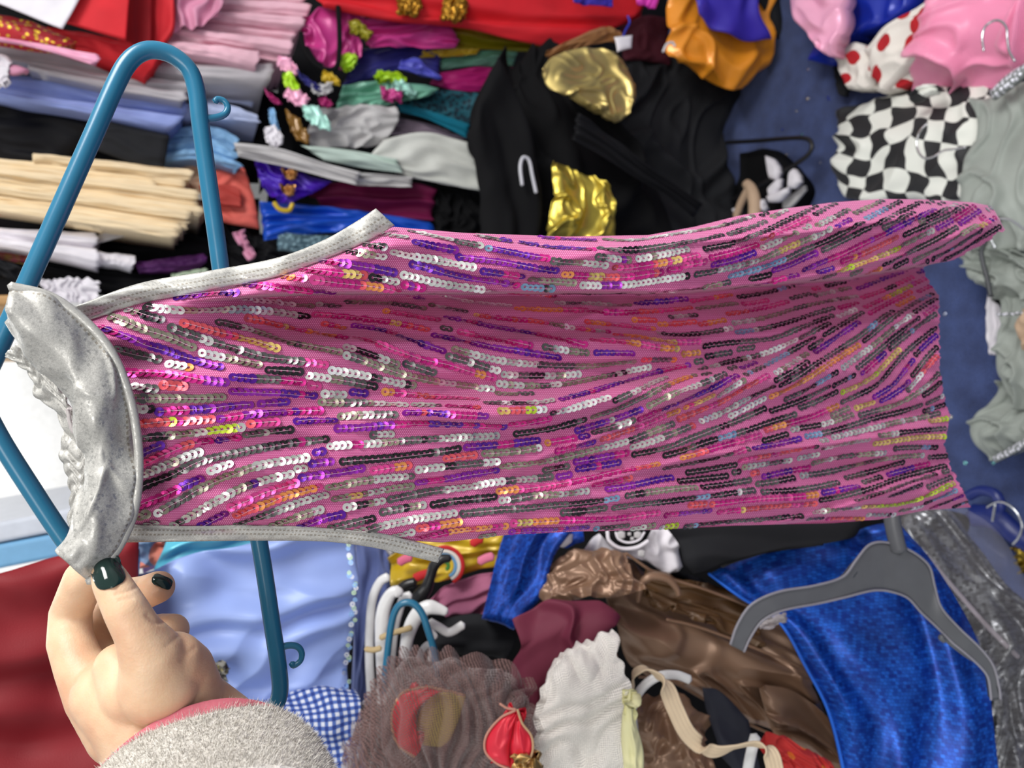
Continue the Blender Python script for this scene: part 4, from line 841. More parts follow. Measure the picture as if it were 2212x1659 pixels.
# small bright trimmings
TR = 'small bright costume trimmings'
for nm, pts, m, lab in [('lime_flower', [[(610,160),(625,152),(645,180)], [(614,185),(632,196),(648,200)]], 'lime', 'lime satin petal beside the mint bow'), ('pink_flower', [[(620,190),(650,196),(668,210)], [(612,206),(640,228),(660,232)]], 'pinks', 'pale pink satin petal under the lime one'),
      ('pink_flower', [[(600,120),(625,125),(645,150)], [(598,140),(618,156),(640,165)]], 'pinks', 'pale pink petal touching the pale pink stack'), ('mint_bow', [[(652,228),(680,226),(712,262)], [(660,256),(690,276),(716,284)]], 'lmint', 'shiny pale mint bow beside the bronze leaf'),
      ('orange_flower', [[(698,152),(716,158),(732,170)], [(694,172),(712,180),(736,186)]], 'yellow', 'orange yellow petal under the magenta strap'), ('bronze_leaf', [[(616,236),(640,250),(668,290)], [(622,262),(640,300),(668,312)]], 'bronze', 'bronze satin leaf above the white flower'),
      ('white_flower', [[(570,278),(590,270),(610,290)], [(574,304),(594,318),(612,310)]], 'white', 'white fabric flower above the pale grey chiffon'), ('blue_ribbon', [[(580,236),(592,234),(600,270)], [(582,262),(596,284),(606,282)]], 'sky', 'thin sky blue ribbon left of the bronze leaf'),
      ('navy_ribbon', [[(640,150),(660,165),(690,185)], [(648,168),(672,190),(700,200)]], 'navy', 'navy ribbon among the small trimmings'), ('pink_bow', [[(570,190),(588,205),(606,220)], [(576,205),(592,222),(610,226)]], 'mag2', 'raspberry ribbon loop near the sky blue ribbon'),
      ('grey_ribbon', [[(668,180),(694,182),(716,176)], [(676,200),(700,205),(720,196)]], 'lgrey', 'grey pink ribbon next to the mint bow'), ('raspberry_bow', [[(688,214),(702,210),(718,222)], [(692,226),(706,230),(716,230)]], 'mag2', 'raspberry satin knot above the mint bow')]:
    cl(nm, pts, 1.58 + .04 * random.random(), m, lab, 'trimming', TR, thick=.014, nu=24, nv=18, folds=[('r',.008,2,2,len(lab))], wob=.006, rnd=.003)

# ------------------------------------------------------------------ heap at the foot of the rail
cl('black_jacket', [[(1080,120),(1110,130),(1150,105),(1230,110)], [(1040,190),(1120,230),(1240,240),(1330,250)], [(1015,280),(1100,330),(1250,360),(1420,380)], [(1035,400),(1120,430),(1280,440),(1440,450)], [(1040,520),(1150,530),(1300,530),(1450,530)]],
   [('y',1.58),('y',1.52),('y',1.50),('y',1.50),('y',1.53)], 'black', 'black jacket slung over the foot of the rail, gold cloth showing through it', 'jacket', nu=80, nv=80, folds=[('n',.03,3,3,4),('w',.03,1.6,1.4,5),('w',.012,4,3,6)], thick=.04, rnd=.012)
cl('black_trousers', [[(1340,130),(1420,120),(1500,130),(1610,190)], [(1350,200),(1440,210),(1540,230),(1580,250)], [(1330,280),(1430,310),(1520,320),(1560,330)], [(1330,360),(1430,420),(1530,430),(1590,390)], [(1330,470),(1430,520),(1540,500),(1600,480)]],
   [('y',1.66),('y',1.62),('y',1.60),('y',1.57),('y',1.54)], 'char', 'pair of charcoal black trousers heaped on the carpet beside the orange satin', 'trousers', nu=80, nv=80, folds=[('n',.03,2,3,6),('w',.028,1.4,1.6,7),('w',.010,4,3,8)], thick=.04, rnd=.012)
cl('jacket_sleeve', [[(1080,118),(1094,150),(1130,230),(1160,330),(1170,460),(1160,530)], [(1050,180),(1070,240),(1095,330),(1110,430),(1110,530)], [(1012,290),(1030,350),(1046,440),(1050,530)]], ('y', 1.39), 'black', 'black sleeve hanging in front of the off-white hem', 'jacket', nu=60, nv=30, folds=[('s',.008,.3,1.5,3),('n',.012,3,1,4)], thick=.05, rnd=.01)
cl('black_scarf', [[(1250,240),(1330,300),(1420,370),(1520,440)], [(1240,300),(1320,350),(1420,410),(1500,470)]], ('y', 1.40), 'velvet', 'sheer black sash lying across the trousers above the gold cloth', 'sash', nu=60, nv=24, folds=[('s',.006,.2,3,3)], thick=.03)
cl('gold_blouse', [[(1170,150),(1200,118),(1260,100),(1330,108)], [(1190,190),(1240,170),(1310,150),(1366,150)], [(1240,215),(1290,220),(1340,200),(1375,200)], [(1310,256),(1335,262),(1355,250),(1365,230)]], ('y', 1.40), 'goldl', 'pale gold shiny top lying on the black jacket near the red dress', 'costume', nu=70, nv=60, folds=[('w',.010,1.2,2.2,3),('n',.014,1.6,1.6,4),('w',.004,3,4,9)], thick=.03, rnd=.01)
cl('brown_scarf', [[(1180,110),(1240,82),(1310,56),(1345,70)], [(1195,130),(1250,104),(1320,90),(1350,100)]], ('y', 1.47), 'brownskin', 'brown satin scarf between the red dress and the pale gold top', 'scarf', folds=[('r',.014,3,2,3)])
cl('gold_leggings', [[(1190,350),(1220,352),(1260,372),(1310,390)], [(1196,400),(1240,405),(1290,410),(1325,420)], [(1190,450),(1240,458),(1290,452),(1330,470)], [(1180,520),(1230,520),(1280,525),(1325,520)]], ('y', 1.37), 'gold2', 'bright gold metallic cloth in front of the black jacket', 'costume', nu=70, nv=60, folds=[('w',.014,1.4,2.2,3),('n',.014,2,1.6,4),('w',.006,4,2,9)], thick=.05, rnd=.01)
tag(sweep('hanger_hook', pxpath([(1128,400),(1124,360),(1130,340),(1142,345),(1150,380),(1158,416)], ('y', 1.36)), .0038, plastic((190, 190, 196), .4), None, nu=40, ns=8), 'small grey white hanger hook on the black sleeve', 'hanger hook')
cl('orange_satin', [[(1452,-60),(1520,-60),(1600,-60),(1690,-60)], [(1448,20),(1520,40),(1600,60),(1672,60)], [(1452,120),(1520,130),(1600,128),(1670,96)], [(1460,140),(1530,178),(1600,194),(1660,140)]], [('y',1.5),('y',1.5),('y',1.5),('y',1.53)], 'orange', 'orange satin garment slumped above the black trousers', 'costume', nu=70, nv=60, folds=[('w',.018,1.6,1.6,3),('n',.014,2,2,4),('r',.012,4,3,6,.6)], thick=.03, rnd=.02)
cl('indigo_satin', [[(1500,-60),(1560,-60),(1640,-60)], [(1502,10),(1560,20),(1640,30)], [(1510,30),(1560,66),(1620,86),(1668,84)]], ('y', 1.44), 'indigo', 'indigo satin panel lying over the orange satin', 'costume', nu=50, nv=36, folds=[('s',.006,2,.3,3),('n',.01,2,2,3)], thick=.02)
cl('black_cloth', [[(1610,-60),(1660,40),(1690,90),(1700,130)], [(1720,-60),(1730,40),(1745,90),(1712,132)]], ('y', 1.5), 'char', 'broad black cloth strip on the carpet beside pink satin', 'cloth', nu=40, nv=20, thick=.03)
cl('violet_scrap', [[(1230,-60),(1330,-60)], [(1240,4),(1325,14)]], 1.5, 'indigo', 'violet satin scrap at the top edge over the red dress', 'scarf', thick=.02)
cl('pink_scrap', [[(1370,-60),(1440,-60)], [(1376,8),(1418,18)]], 1.5, satin((220, 60, 180)), 'hot pink satin corner at the top edge left of the orange satin', 'scarf', thick=.02)
t = empty('swing_tag', at_y(np.array(1350.), np.array(92.), np.array(1.42)), 'white swing tag on a blue string near the pale gold top', 'tag')
cloth('card', [[(1328,80),(1366,76)], [(1334,112),(1364,104)]], ('y', 1.42), M['white'], parent=t, nu=14, nv=12, bulge=.004, thick=.004)
sweep('string', pxpath([(1346,78),(1352,64),(1360,48),(1356,34)], ('y', 1.42)), .0024, M['rblue'], t, nu=24, ns=8, )
cl('maroon_cloth', [[(1340,60),(1400,30),(1450,40)], [(1350,130),(1400,130),(1450,140)]], 1.62, fabric((64, 14, 28), .8), 'dark maroon cloth behind the white swing tag', 'cloth')
tag(sweep('hanger_hook', pxpath([(1432,112),(1440,96),(1452,92),(1458,100)], ('y', 1.47)), .003, plastic((214, 214, 218), .3), None, nu=24, ns=8), 'white hook tip at the left edge of the orange satin', 'hanger hook')

# ------------------------------------------------------------------ things on the carpet, right of the picture
def fl(name, curves, zs, m, lab, cat='costume', group=None, folds=None, **k):
    kw = dict(nu=60, nv=44, thick=.03, rnd=.006); kw.update(k)
    pl = [('z', z) for z in zs] if isinstance(zs, (list, tuple)) else ('z', zs)
    if isinstance(m, str): m = M[m]
    return cloth(name, curves, pl, m, lab, cat, group, folds=folds or [('n',.008,2,2,len(lab)),('r',.010,2,3,len(lab)+1)], away=(0, 0, -1), **kw)
fl('pink_satin', [[(1690,-60),(1700,-10),(1716,40),(1750,80),(1772,108)], [(1740,-60),(1745,10),(1760,60),(1785,120)], [(1800,-60),(1815,0),(1814,60),(1792,116)]], .17, 'pinks', 'soft pink satin tip on the carpet beside the royal blue cloth', folds=[('r',.022,2,2,3)], thick=.04)
fl('blue_satin', [[(1745,-60),(1850,-60),(1980,-60)], [(1748,60),(1800,70),(1880,52),(1962,20)], [(1748,130),(1790,136),(1830,90),(1900,60)]], .08, 'rblue', 'royal blue satin with white edging behind the red spotted cloth', folds=[('r',.024,2,2,3)], thick=.06)
M_BLOOD = spotted((226, 220, 212), (176, 26, 36), .062, .26, 'red_spotted_towelling', .95, 0, 0, .9, 90)
bl = fl('spotted_costume', [[(1862,106),(1900,60),(1980,10),(2060,-50)], [(1872,150),(1930,110),(2000,60),(2062,0)], [(1890,190),(1920,160),(1990,110),(2050,44)]], .13, M_BLOOD, 'white towelling with red spots, wide upper fold', group='red spotted towelling folds', thick=.05, rnd=.012)
fl('spotted_costume', [[(1798,124),(1840,90),(1880,110)], [(1806,150),(1850,130),(1900,140)], [(1824,190),(1860,188),(1884,160)]], .11, M_BLOOD, 'white towelling with red spots, lowest corner on the carpet', group='red spotted towelling folds', thick=.05, rnd=.012)
fl('spotted_costume', [[(1880,190),(1940,150),(2000,110),(2044,60)], [(1900,200),(1940,184),(1990,145),(2034,92)]], .09, M_BLOOD, 'white towelling with red spots, narrow fold beside the pink organza', group='red spotted towelling folds', thick=.05, rnd=.012)
fl('black_strap', [[(1796,124),(1800,160),(1806,196),(1812,206)], [(1806,124),(1812,160),(1820,190),(1816,206)]], .05, 'char', 'thin dark strap beside the lowest corner of the red spotted towelling', 'strap', nu=30, nv=10, thick=.02)
M_ORG = net((250, 150, 188), .0012, .2, .38, 'pink_organza', .4)
og = fl('pink_organza', [[(2040,-60),(2130,-60),(2290,-60)], [(1990,40),(2080,30),(2180,20),(2290,10)], [(1960,130),(2050,110),(2150,90),(2290,70)], [(1975,190),(2030,200),(2120,186),(2200,120)]], [.12,.15,.12,.05], M_ORG, 'sheer pink organza garment with a metal hanger hook at the upper right corner', 'dress', nu=90, nv=80, folds=[('w',.03,1.4,1.6,3),('n',.02,2,2,4),('w',.01,3,3,7)], thick=0)
fl('pink_lining', [[(2040,-60),(2130,-60),(2290,-60)], [(2010,50),(2090,40),(2290,10)], [(2008,90),(2080,84),(2160,70),(2290,40)]], [.09,.1,.08], 'pinks', 'pink satin lining under the sheer organza', 'dress', folds=[('r',.03,2,2,5)], thick=.06)
cub = fl('checked_costume', [[(1806,240),(1870,212),(1940,206),(2010,190),(2080,184),(2150,186)], [(1800,300),(1900,280),(2000,270),(2150,255)], [(1794,360),(1900,350),(2000,345),(2130,340)], [(1796,400),(1830,430),(1960,432),(2040,436),(2140,430)]], [.05,.08,.09,.08], checker((228, 230, 222), (26, 27, 30), .046), 'black and white checked costume spread on the carpet', 'costume', nu=100, nv=90, folds=[('r',.016,2.6,2.6,3),('n',.012,3,3,4)], thick=.05, wob=.008, uvw=.022)
fl('checked_collar', [[(1962,215),(1985,188),(2010,180),(2026,186)], [(1970,222),(1995,210),(2015,200),(2030,196)]], .14, checker((228, 230, 222), (26, 27, 30), .03, 'checked_collar_cloth'), 'turned-up collar edge of black and white checks touching pink organza', 'collar', nu=30, nv=16, bulge=.014, thick=.01)
GL = fabric((150, 156, 150), .6, .4, name='grey_lycra', bump=.12)
lg = empty('grey_leotard', at_z(np.array(2160.), np.array(300.), np.array(.08)), 'silvery grey leotard with rhinestone straps along the right edge of the picture', 'leotard')
lo = lambda nm, c, z, m=GL, **k: cloth(nm, c, [('z', q) for q in z] if isinstance(z, list) else ('z', z), m, parent=lg, away=(0, 0, -1), **{**dict(nu=70, nv=60, thick=.03, rnd=.006, folds=[('w',.018,1.4,1.6,3,.6),('n',.024,2,2,5),('w',.010,3,2,8)]), **k})
lo('bodice', [[(2108,222),(2150,196),(2290,150)], [(2096,300),(2150,280),(2290,260)], [(2080,340),(2150,360),(2290,350)], [(2082,440),(2150,450),(2290,450)], [(2090,540),(2150,540),(2290,540)]], [.10,.12,.11,.11,.1])
lo('skirt', [[(2052,545),(2100,540),(2200,540)], [(2096,580),(2140,600),(2290,600)], [(2126,596),(2160,640),(2290,640)]], [.09,.09,.08])
lo('panel', [[(2165,640),(2200,630),(2290,620)], [(2150,690),(2200,720),(2290,720)], [(2160,780),(2200,800),(2290,820)], [(2180,850),(2200,880),(2290,900)]], [.08,.1,.09,.08])
lo('leg', [[(2164,826),(2190,822),(2290,850)], [(2100,912),(2160,930),(2290,960)], [(2136,996),(2180,980),(2290,940)]], [.07,.08,.07])
M_RH = spotted((120, 124, 124), (236, 236, 246), .0078, .34, 'rhinestone_band', .2, .3, 0, .6)
lo('rhinestone_trim', [[(2132,196),(2170,160),(2212,134),(2290,100)], [(2140,214),(2180,186),(2216,160),(2290,130)]], .16, M_RH, thick=.008, folds=(), nv=10)
lo('rhinestone_trim', [[(2138,988),(2180,964),(2212,946),(2290,900)], [(2146,1000),(2186,980),(2216,962),(2290,920)]], .13, M_RH, thick=.008, folds=(), nv=10)
lo('rhinestone_trim', [[(2148,676),(2180,674),(2212,672),(2290,660)], [(2150,682),(2180,681),(2212,680),(2290,670)]], .15, M_RH, thick=.006, folds=(), nv=8)
fl('white_cloth', [[(2136,612),(2128,660),(2130,720),(2134,766)], [(2160,660),(2162,700),(2160,740),(2160,768)]], .05, 'white', 'white cloth edge on the carpet beside the grey leotard', 'cloth', nu=36, nv=16, thick=.02)
fl('black_strap', [[(2112,560),(2124,610),(2140,650),(2170,660)], [(2140,568),(2150,610),(2170,640),(2190,640)]], .06, 'black', 'black cloth between white cloth edge and grey leotard', 'strap', nu=30, nv=20, thick=.03)
fl('tan_cloth', [[(2206,668),(2240,660),(2290,660)], [(2194,710),(2240,710),(2290,710)], [(2204,756),(2240,750),(2290,750)]], .14, 'tan', 'tan cloth cut by the right edge next to rhinestone trim', 'cloth', nu=24, nv=24, bulge=.02, thick=.04)
WIRE = metal((210, 212, 216), .15)
def wire(name, pts, z, lab, r=.0021, mat=None, cat='hanger', sub=None):
    o = sweep(name, pxpath(pts, ('z', z)), r, mat or WIRE, None, nu=60, ns=8); return tag(o, lab, cat)
wire('wire_hanger_hook', [(2125,110),(2122,80),(2128,58),(2146,45),(2162,46),(2174,60),(2176,84),(2180,110),(2192,132)], .22, 'metal hook lying on the pink organza at the upper right corner', cat='hanger hook')
wire('wire_hanger_hook', [(2002,268),(1988,282),(1980,305),(1984,328),(1998,342),(2018,338),(2036,326),(2062,322),(2086,318)], .15, 'thin metal hook lying on the black and white checks', cat='hanger hook')
wire('wire_hanger_hook', [(2158,472),(2180,474),(2200,486),(2230,510)], .17, 'white wire touching the upper right tip of the pink costume', cat='hanger hook')
wire('wire_hanger_hook', [(2134,504),(2142,520),(2150,536)], .16, 'short metal hook end on the grey leotard below the costume tip', cat='hanger hook')
bh = empty('black_hanger', at_z(np.array(1700.), np.array(370.), np.array(.06)), 'black plastic hanger lying on the carpet beside the charcoal trousers', 'hanger')
sweep('frame', pxpath([(1570,308),(1640,304),(1720,298),(1748,302),(1754,318),(1744,336),(1700,366),(1640,400),(1560,444),(1450,500),(1430,520)], ('z', .10)), .0055, plastic((26, 25, 27), .4, 'black_plastic'), bh, nu=120, ns=10)
sweep('hook', pxpath([(2160,470),(2150,490),(2130,520),(2120,545),(2132,600),(2140,640)], ('z', .13)), .004, plastic((60, 62, 66), .4), lg, nu=40, ns=8)
M_BW = M['white']
pc = empty('fleece_costume', at_z(np.array(1670.), np.array(400.), np.array(.05)), 'black and white fleece costume piece under the black hanger', 'costume')
for pts, z, m in [([[(1590,330),(1650,320),(1700,360)], [(1580,400),(1650,420),(1730,410)], [(1560,480),(1640,480),(1700,470)]], .05, 'black')]:
    cloth('black_body', pts, ('z', z), M[m], parent=pc, away=(0,0,-1), thick=.05, rnd=.012, folds=[('n',.016,2,2,3)])
for pts in [[[(1650,336),(1668,344),(1680,360)], [(1658,384),(1674,388),(1682,372)]], [[(1655,408),(1675,388),(1684,386)], [(1658,424),(1670,420),(1682,404)]], [[(1652,424),(1680,412),(1700,404)], [(1658,436),(1680,434),(1698,416)]], [[(1702,372),(1712,364),(1724,378)], [(1698,404),(1712,406),(1726,392)]], [[(1636,434),(1646,430),(1650,444)], [(1638,450),(1646,456),(1652,448)]], [[(1574,455),(1586,448),(1594,452)], [(1570,464),(1582,466),(1592,458)]]]:
    cloth('white_patch', pts, ('z', .12), M['white'], parent=pc, away=(0,0,-1), thick=.012, rnd=.004, bulge=.006, nu=18, nv=14)
sweep('tan_limb', pxpath([(1612,396),(1622,408),(1630,440),(1628,490)], ('z', .13)), [.012,.016,.016,.015], M['tan'], pc, nu=40, ns=14)
sweep('tan_limb', pxpath([(1616,410),(1600,440),(1582,490)], ('z', .13)), [.011,.010,.009], M['tan'], pc, nu=30, ns=14)
cloth('grey_patch', [[(1690,430),(1710,420),(1736,400)], [(1690,450),(1706,446),(1738,410)]], ('z', .08), M['lgrey'], parent=pc, away=(0,0,-1), thick=.01, nu=18, nv=10)
SEQG = 'loose sequins on the carpet'
pos = [(1744,214,.0045),(1917,172,.0045),(1788,210,.003),(1746,150,.0035),(1699,334,.0035),(1732,290,.003),(1690,280,.003),(2041,678,.004),(2053,901,.004),(2146,1000,.003),(1790,215,.003),(1772,352,.003),(1720,240,.0025),(2085,1000,.004),(1846,330,.0025)]
for k, (x, y, r) in enumerate(pos):
    c = at_z(np.array(float(x)), np.array(float(y)), np.array(.0015)); th_ = np.linspace(0, 2*np.pi, 16, endpoint=False)
    ring = lambda q, z: np.stack([c[0] + np.cos(th_)*q, c[1] + np.sin(th_)*q, np.full(16, z)], 1)
    vv = np.concatenate([ring(r, .002), ring(r*.3, .0012), ring(r*.3, .0004), ring(r, .0006)]); ff = []
    for a in range(4):
        for q in range(16): ff.append((a*16+q, a*16+(q+1)%16, ((a+1)%4)*16+(q+1)%16, ((a+1)%4)*16+q))
    o = mesh_obj('loose_sequin', vv, ff, metal([(220,214,200),(150,220,220),(90,110,230),(200,206,230)][k % 4], .15))
    tag(o, 'loose sequin on the blue carpet', 'sequin', SEQG)

# ================================================================== lower part of the picture: boxes, dresses and the big heap
WALLB = plastic((206, 212, 222), .4, 'box_plastic')
def pbox(name, tl, tr, bl, br, Y, depth, mat, label, cat, group=None, lidmat=None):
    q = [at_y(np.array(float(a)), np.array(float(b)), np.array(Y)) for a, b in (tl, tr, br, bl)]
    off = np.array([0, depth, 0]); v = q + [p + off for p in q]
    f = [(0,1,2,3),(7,6,5,4),(0,4,5,1),(1,5,6,2),(2,6,7,3),(3,7,4,0)]
    o = mesh_obj(name, v, f, mat, None, [(p[0], p[2]) for p in v], smooth=False)
    m = o.modifiers.new('bevel', 'BEVEL'); m.width = .006; m.segments = 3
    return tag(o, label, cat, group)
pbox('storage_box', (-160,1158), (165,1096), (-160,1204), (190,1136), 1.3, .35, WALLB, 'pale grey plastic storage box lid above the blue one at the left edge', 'box')
pbox('storage_box', (-160,1207), (190,1140), (-160,1262), (205,1188), 1.3, .35, plastic((118, 174, 214), .4), 'blue plastic storage box above the dark red dress', 'box')
pbox('shelf_edge', (-160,640), (30,636), (-160,664), (24,660), 1.5, .25, M['oak'], 'oak shelf edge just visible left of the silver neckband', 'shelf')
pbox('shelf_edge', (-160,766), (40,764), (-160,776), (40,772), 1.6, .25, M['oak'], 'thin oak board edge under the blue hanger arm at left', 'shelf')
# hanging dresses
dr = cloth('red_dress', [[(-140,1262),(0,1238),(120,1206),(260,1166),(300,1160)], [(-140,1420),(0,1390),(140,1370),(300,1340)], [(-140,1560),(0,1545),(140,1530),(330,1500)], [(-140,1760),(0,1740),(160,1720),(360,1700)]], ('y', .78), fabric((128, 26, 34), .6, .35), 'dark red dress hanging behind the hand', 'dress', nu=80, nv=80, folds=[('s',.006,.15,3.4,3,.2),('n',.012,1,3,4)], thick=.08, rnd=.006)
M_BD = satin((146, 168, 224), .42, .5, .02)
bd = empty('blue_dress', at_y(np.array(560.), np.array(1300.), np.array(.84)), 'pale blue satin dress with sequin-edged hem hanging beside the hand', 'dress')
cloth('skirt', [[(300,1240),(420,1200),(560,1172),(770,1150)], [(300,1330),(430,1300),(600,1270),(775,1250)], [(320,1440),(460,1400),(620,1370),(768,1340)], [(360,1500),(500,1480),(640,1470),(756,1440)], [(400,1580),(520,1560),(640,1530),(752,1510)]], ('y', .84), M_BD, parent=bd, nu=110, nv=110, folds=[('s',.007,.5,3.0,3,.5),('r',.008,2,3,4),('n',.01,1,3,5)], thick=.03, rnd=.004)
hem = [(748,1150),(756,1200),(764,1250),(768,1320),(760,1380),(752,1440),(750,1500)]
pts = crom(hem, 40)
for k in range(40):
    x, y = pts[k] + RNG.normal(0, 3.5, 2); p = at_y(np.array(x - 4), np.array(y), np.array(.824)); r = .0022 + .0008 * RNG.random(); ex = np.array([1, 0, 0]); ez = np.array([0, .3, .95])
    thx = np.linspace(0, 2*np.pi, 12, endpoint=False); ring = lambda q: p + (np.cos(thx)[:, None] * ex + np.sin(thx)[:, None] * ez) * q
    vv = np.concatenate([ring(r), ring(r * .35)]); ff = [(i, (i+1) % 12, 12 + (i+1) % 12, 12 + i) for i in range(12)]
    mesh_obj('hem_sequin', vv, ff, metal([(200, 226, 190), (150, 190, 240), (230, 230, 240)][k % 3], .15), bd)
cl('aqua_dress', [[(380,1130),(500,1120),(640,1120)], [(340,1215),(430,1186),(560,1150)], [(330,1240),(430,1205),(620,1160)]], .90, satin((96, 196, 220)), 'aqua satin dress behind the pale blue one', 'dress', folds=[('s',.004,.2,2,3)], thick=.04)
cl('lilac_dress', [[(300,1140),(400,1130),(480,1120)], [(300,1190),(380,1180),(450,1170)], [(310,1240),(360,1220),(420,1196)]], .98, fabric((168, 140, 190), .6, .3), 'lilac dress behind the aqua one', 'dress', thick=.04)
cl('printed_cloth', [[(280,1160),(330,1150),(360,1160)], [(285,1230),(330,1225),(350,1210)]], .95, spotted((120, 144, 176), (220, 130, 110), .04, .4, 'pale_print'), 'pale blue printed cloth between the fingers and lilac dress', 'cloth', thick=.03)
cl('blue_strap', [[(270,1160),(285,1190),(292,1250)], [(292,1160),(302,1190),(300,1250)]], .9, 'sky', 'light blue strap edge beside the fingertip nail', 'strap', thick=.02, nu=24, nv=8)
cl('magenta_cloth', [[(230,1150),(262,1160),(272,1180)], [(235,1250),(265,1240),(285,1235)]], .86, fabric((170, 30, 60), .6, .3), 'crimson cloth seen between thumb and lower binding', 'cloth', thick=.03, nu=24, nv=20)
cl('spotted_ribbon', [[(440,1440),(470,1436),(486,1444)], [(450,1480),(475,1476),(490,1468)]], .80, spotted((120, 118, 112), (200, 190, 140), .006, .25, 'dotted_grey'), 'small grey dotted ribbon beside the wrist', 'ribbon', thick=.006, nu=20, nv=12)
M_GI = gingham((22, 48, 122), (72, 98, 164), (200, 204, 216), .0078)
cl('gingham_dress', [[(520,1510),(600,1492),(700,1480),(768,1482)], [(540,1560),(620,1550),(700,1540),(780,1520)], [(560,1620),(640,1620),(720,1610),(780,1590)], [(580,1760),(660,1760),(740,1750),(800,1740)]], [('d',.80),('d',.77),('d',.77),('d',.76)], M_GI, 'blue and white gingham dress right of the fleece cuff', 'dress', folds=[('n',.010,2,2,3),('r',.008,2,2,4)], nu=80, nv=70, thick=.05)
cl('blue_sheer', [[(765,1150),(800,1160),(840,1200)], [(765,1260),(800,1280),(842,1290)], [(760,1420),(790,1430),(800,1440)], [(755,1520),(780,1530),(800,1540)]], ('d', .98), fabric((92, 104, 152), .6, .3), 'dusky blue sheer dress behind the sequined hem', 'dress', thick=.05)
# behind the white hangers
cl('white_lining', [[(790,1160),(830,1170),(860,1180)], [(800,1230),(830,1230),(850,1225)]], ('d', 1.0), 'lgrey', 'pale grey lining behind the silver binding end', 'cloth')
# white hangers hanging together
M_WP = plastic((222, 222, 220), .3, 'white_plastic')
HG = 'white plastic hangers in a bunch'
def whanger(paths, lab, flat=.5):
    e = empty('white_hanger', at_d(np.array(float(paths[0][1][0][0])), np.array(float(paths[0][1][0][1])), np.array(float(paths[0][2]))), lab, 'hanger', HG)
    for nm, pts, d, r in paths: sweep(nm, pxpath(pts, ('d', d)), r, M_WP, e, nu=50, ns=12, flat=flat)
whanger([('arm', [(838,1246),(822,1256),(806,1290),(800,1340),(798,1420),(802,1500)], .86, .0052)], 'white plastic hanger, nearest the sequined blue hem')
whanger([('hook', [(864,1284),(856,1276),(842,1286),(828,1320),(824,1370),(824,1470),(826,1520)], .84, [.0055,.0075,.008,.0072,.006,.005,.005])], 'white plastic hanger with rounded hook end behind the teal loop')
whanger([('hook', [(886,1286),(872,1292),(862,1320),(852,1360),(844,1440),(838,1500)], .855, .005)], 'cream white hanger just left of the teal loop')
whanger([('arm', [(964,1322),(948,1316),(924,1312),(900,1330),(882,1370),(874,1420)], .83, [.0045,.008,.0085,.008,.007,.006]), ('bar', [(905,1430),(912,1406),(926,1392),(934,1400),(930,1430)], .85, .004)], 'white plastic hanger with broad tip beside the mauve towelling')
whanger([('arm', [(928,1344),(950,1356),(970,1366),(1000,1350)], .85, .005), ('clip', [(930,1362),(940,1374),(934,1378)], .845, .003)], 'white hanger arm lying under the mauve towelling')
for k, pts in enumerate([[(822,1378),(840,1370),(860,1364),(888,1356)], [(790,1402),(806,1404),(822,1400)]]):
    tag(sweep('rubber_band', pxpath(pts, ('d', .822)), .0032, fabric((186, 164, 122), .7), None, nu=20, ns=8, flat=.5), ['beige rubber band on the white hangers near the teal loop', 'beige rubber band on the leftmost white hanger'][k], 'rubber band', 'beige rubber bands')
tl = sweep('teal_hanger', pxpath([(828,1500),(834,1440),(842,1370),(850,1330),(862,1308),(880,1301),(896,1306),(912,1326),(926,1366),(936,1400),(946,1460)], ('d', .79)), .0038, M_TEAL, None, nu=80, ns=12)
tag(tl, 'small teal hanger loop among the white hangers', 'hanger')
M_RB = spotted((226, 176, 24), (196, 40, 40), .03, .33, 'yellow_print', .6)
yr = cl('rainbow_top', [[(836,1206),(900,1170),(980,1160),(1090,1150)], [(842,1236),(900,1230),(980,1210),(1082,1190)], [(846,1275),(900,1268),(980,1250),(1076,1222)]], ('d', .95), M['yellow'], 'yellow printed top with rainbow motifs below the silver binding end', 'top', folds=[('n',.012,2,2,3),('r',.01,2,2,4)], nu=70)
def motif(name, pts, d, r, col): sweep(name, pxpath(pts, ('d', d)), r, fabric(col, .7), yr, nu=24, ns=8, flat=.35)
for r_, c_ in [(40, (196, 40, 44)), (32, (232, 226, 216)), (25, (110, 160, 200)), (17, (226, 190, 60)), (9, (70, 130, 60))]:
    a = np.radians(np.linspace(-60, 120, 9)); motif('rainbow_arc', [(960 + math.cos(t)*r_, 1222 - math.sin(t)*r_*1.0) for t in a], .925, .0026, c_)
for x, y, r_ in [(912, 1246, 16), (875, 1212, 12), (1050, 1210, 14), (1030, 1172, 10)]:
    motif('print_spot', [(x - r_, y + 3), (x, y - 4), (x + r_, y - 8)], .93, .0055, [(196, 40, 44), (222, 110, 140), (222, 120, 150), (196, 40, 44)][[912, 875, 1050, 1030].index(x)])
bk_ = empty('black_hook', at_d(np.array(920.), np.array(1270.), np.array(.89)), 'curved black plastic hanger hook over the yellow printed top', 'hanger hook')
sweep('hook', pxpath([(972,1206),(954,1208),(938,1222),(930,1245),(922,1268),(912,1282),(898,1300),(904,1320)], ('d', .885)), [.0045,.006,.0065,.006,.007,.009,.008,.006], plastic((26, 26, 28), .35, 'black_plastic'), bk_, nu=60, ns=12)
sweep('arm', pxpath([(896,1258),(880,1262),(866,1272)], ('d', .89)), .006, plastic((26, 26, 28), .35, 'black_plastic'), bk_, nu=20, ns=12)
cl('mauve_towel', [[(925,1300),(960,1270),(1010,1250),(1066,1238)], [(950,1316),(1000,1300),(1070,1290)], [(966,1338),(1010,1344),(1060,1330)]], ('d', .93), fabric((168, 100, 128), .95, .4, 260, .8), 'mauve towelling cloth between the yellow top and grey cloth', 'towel', folds=[('s',.004,.6,2.6,3),('n',.008,1,2,3)])
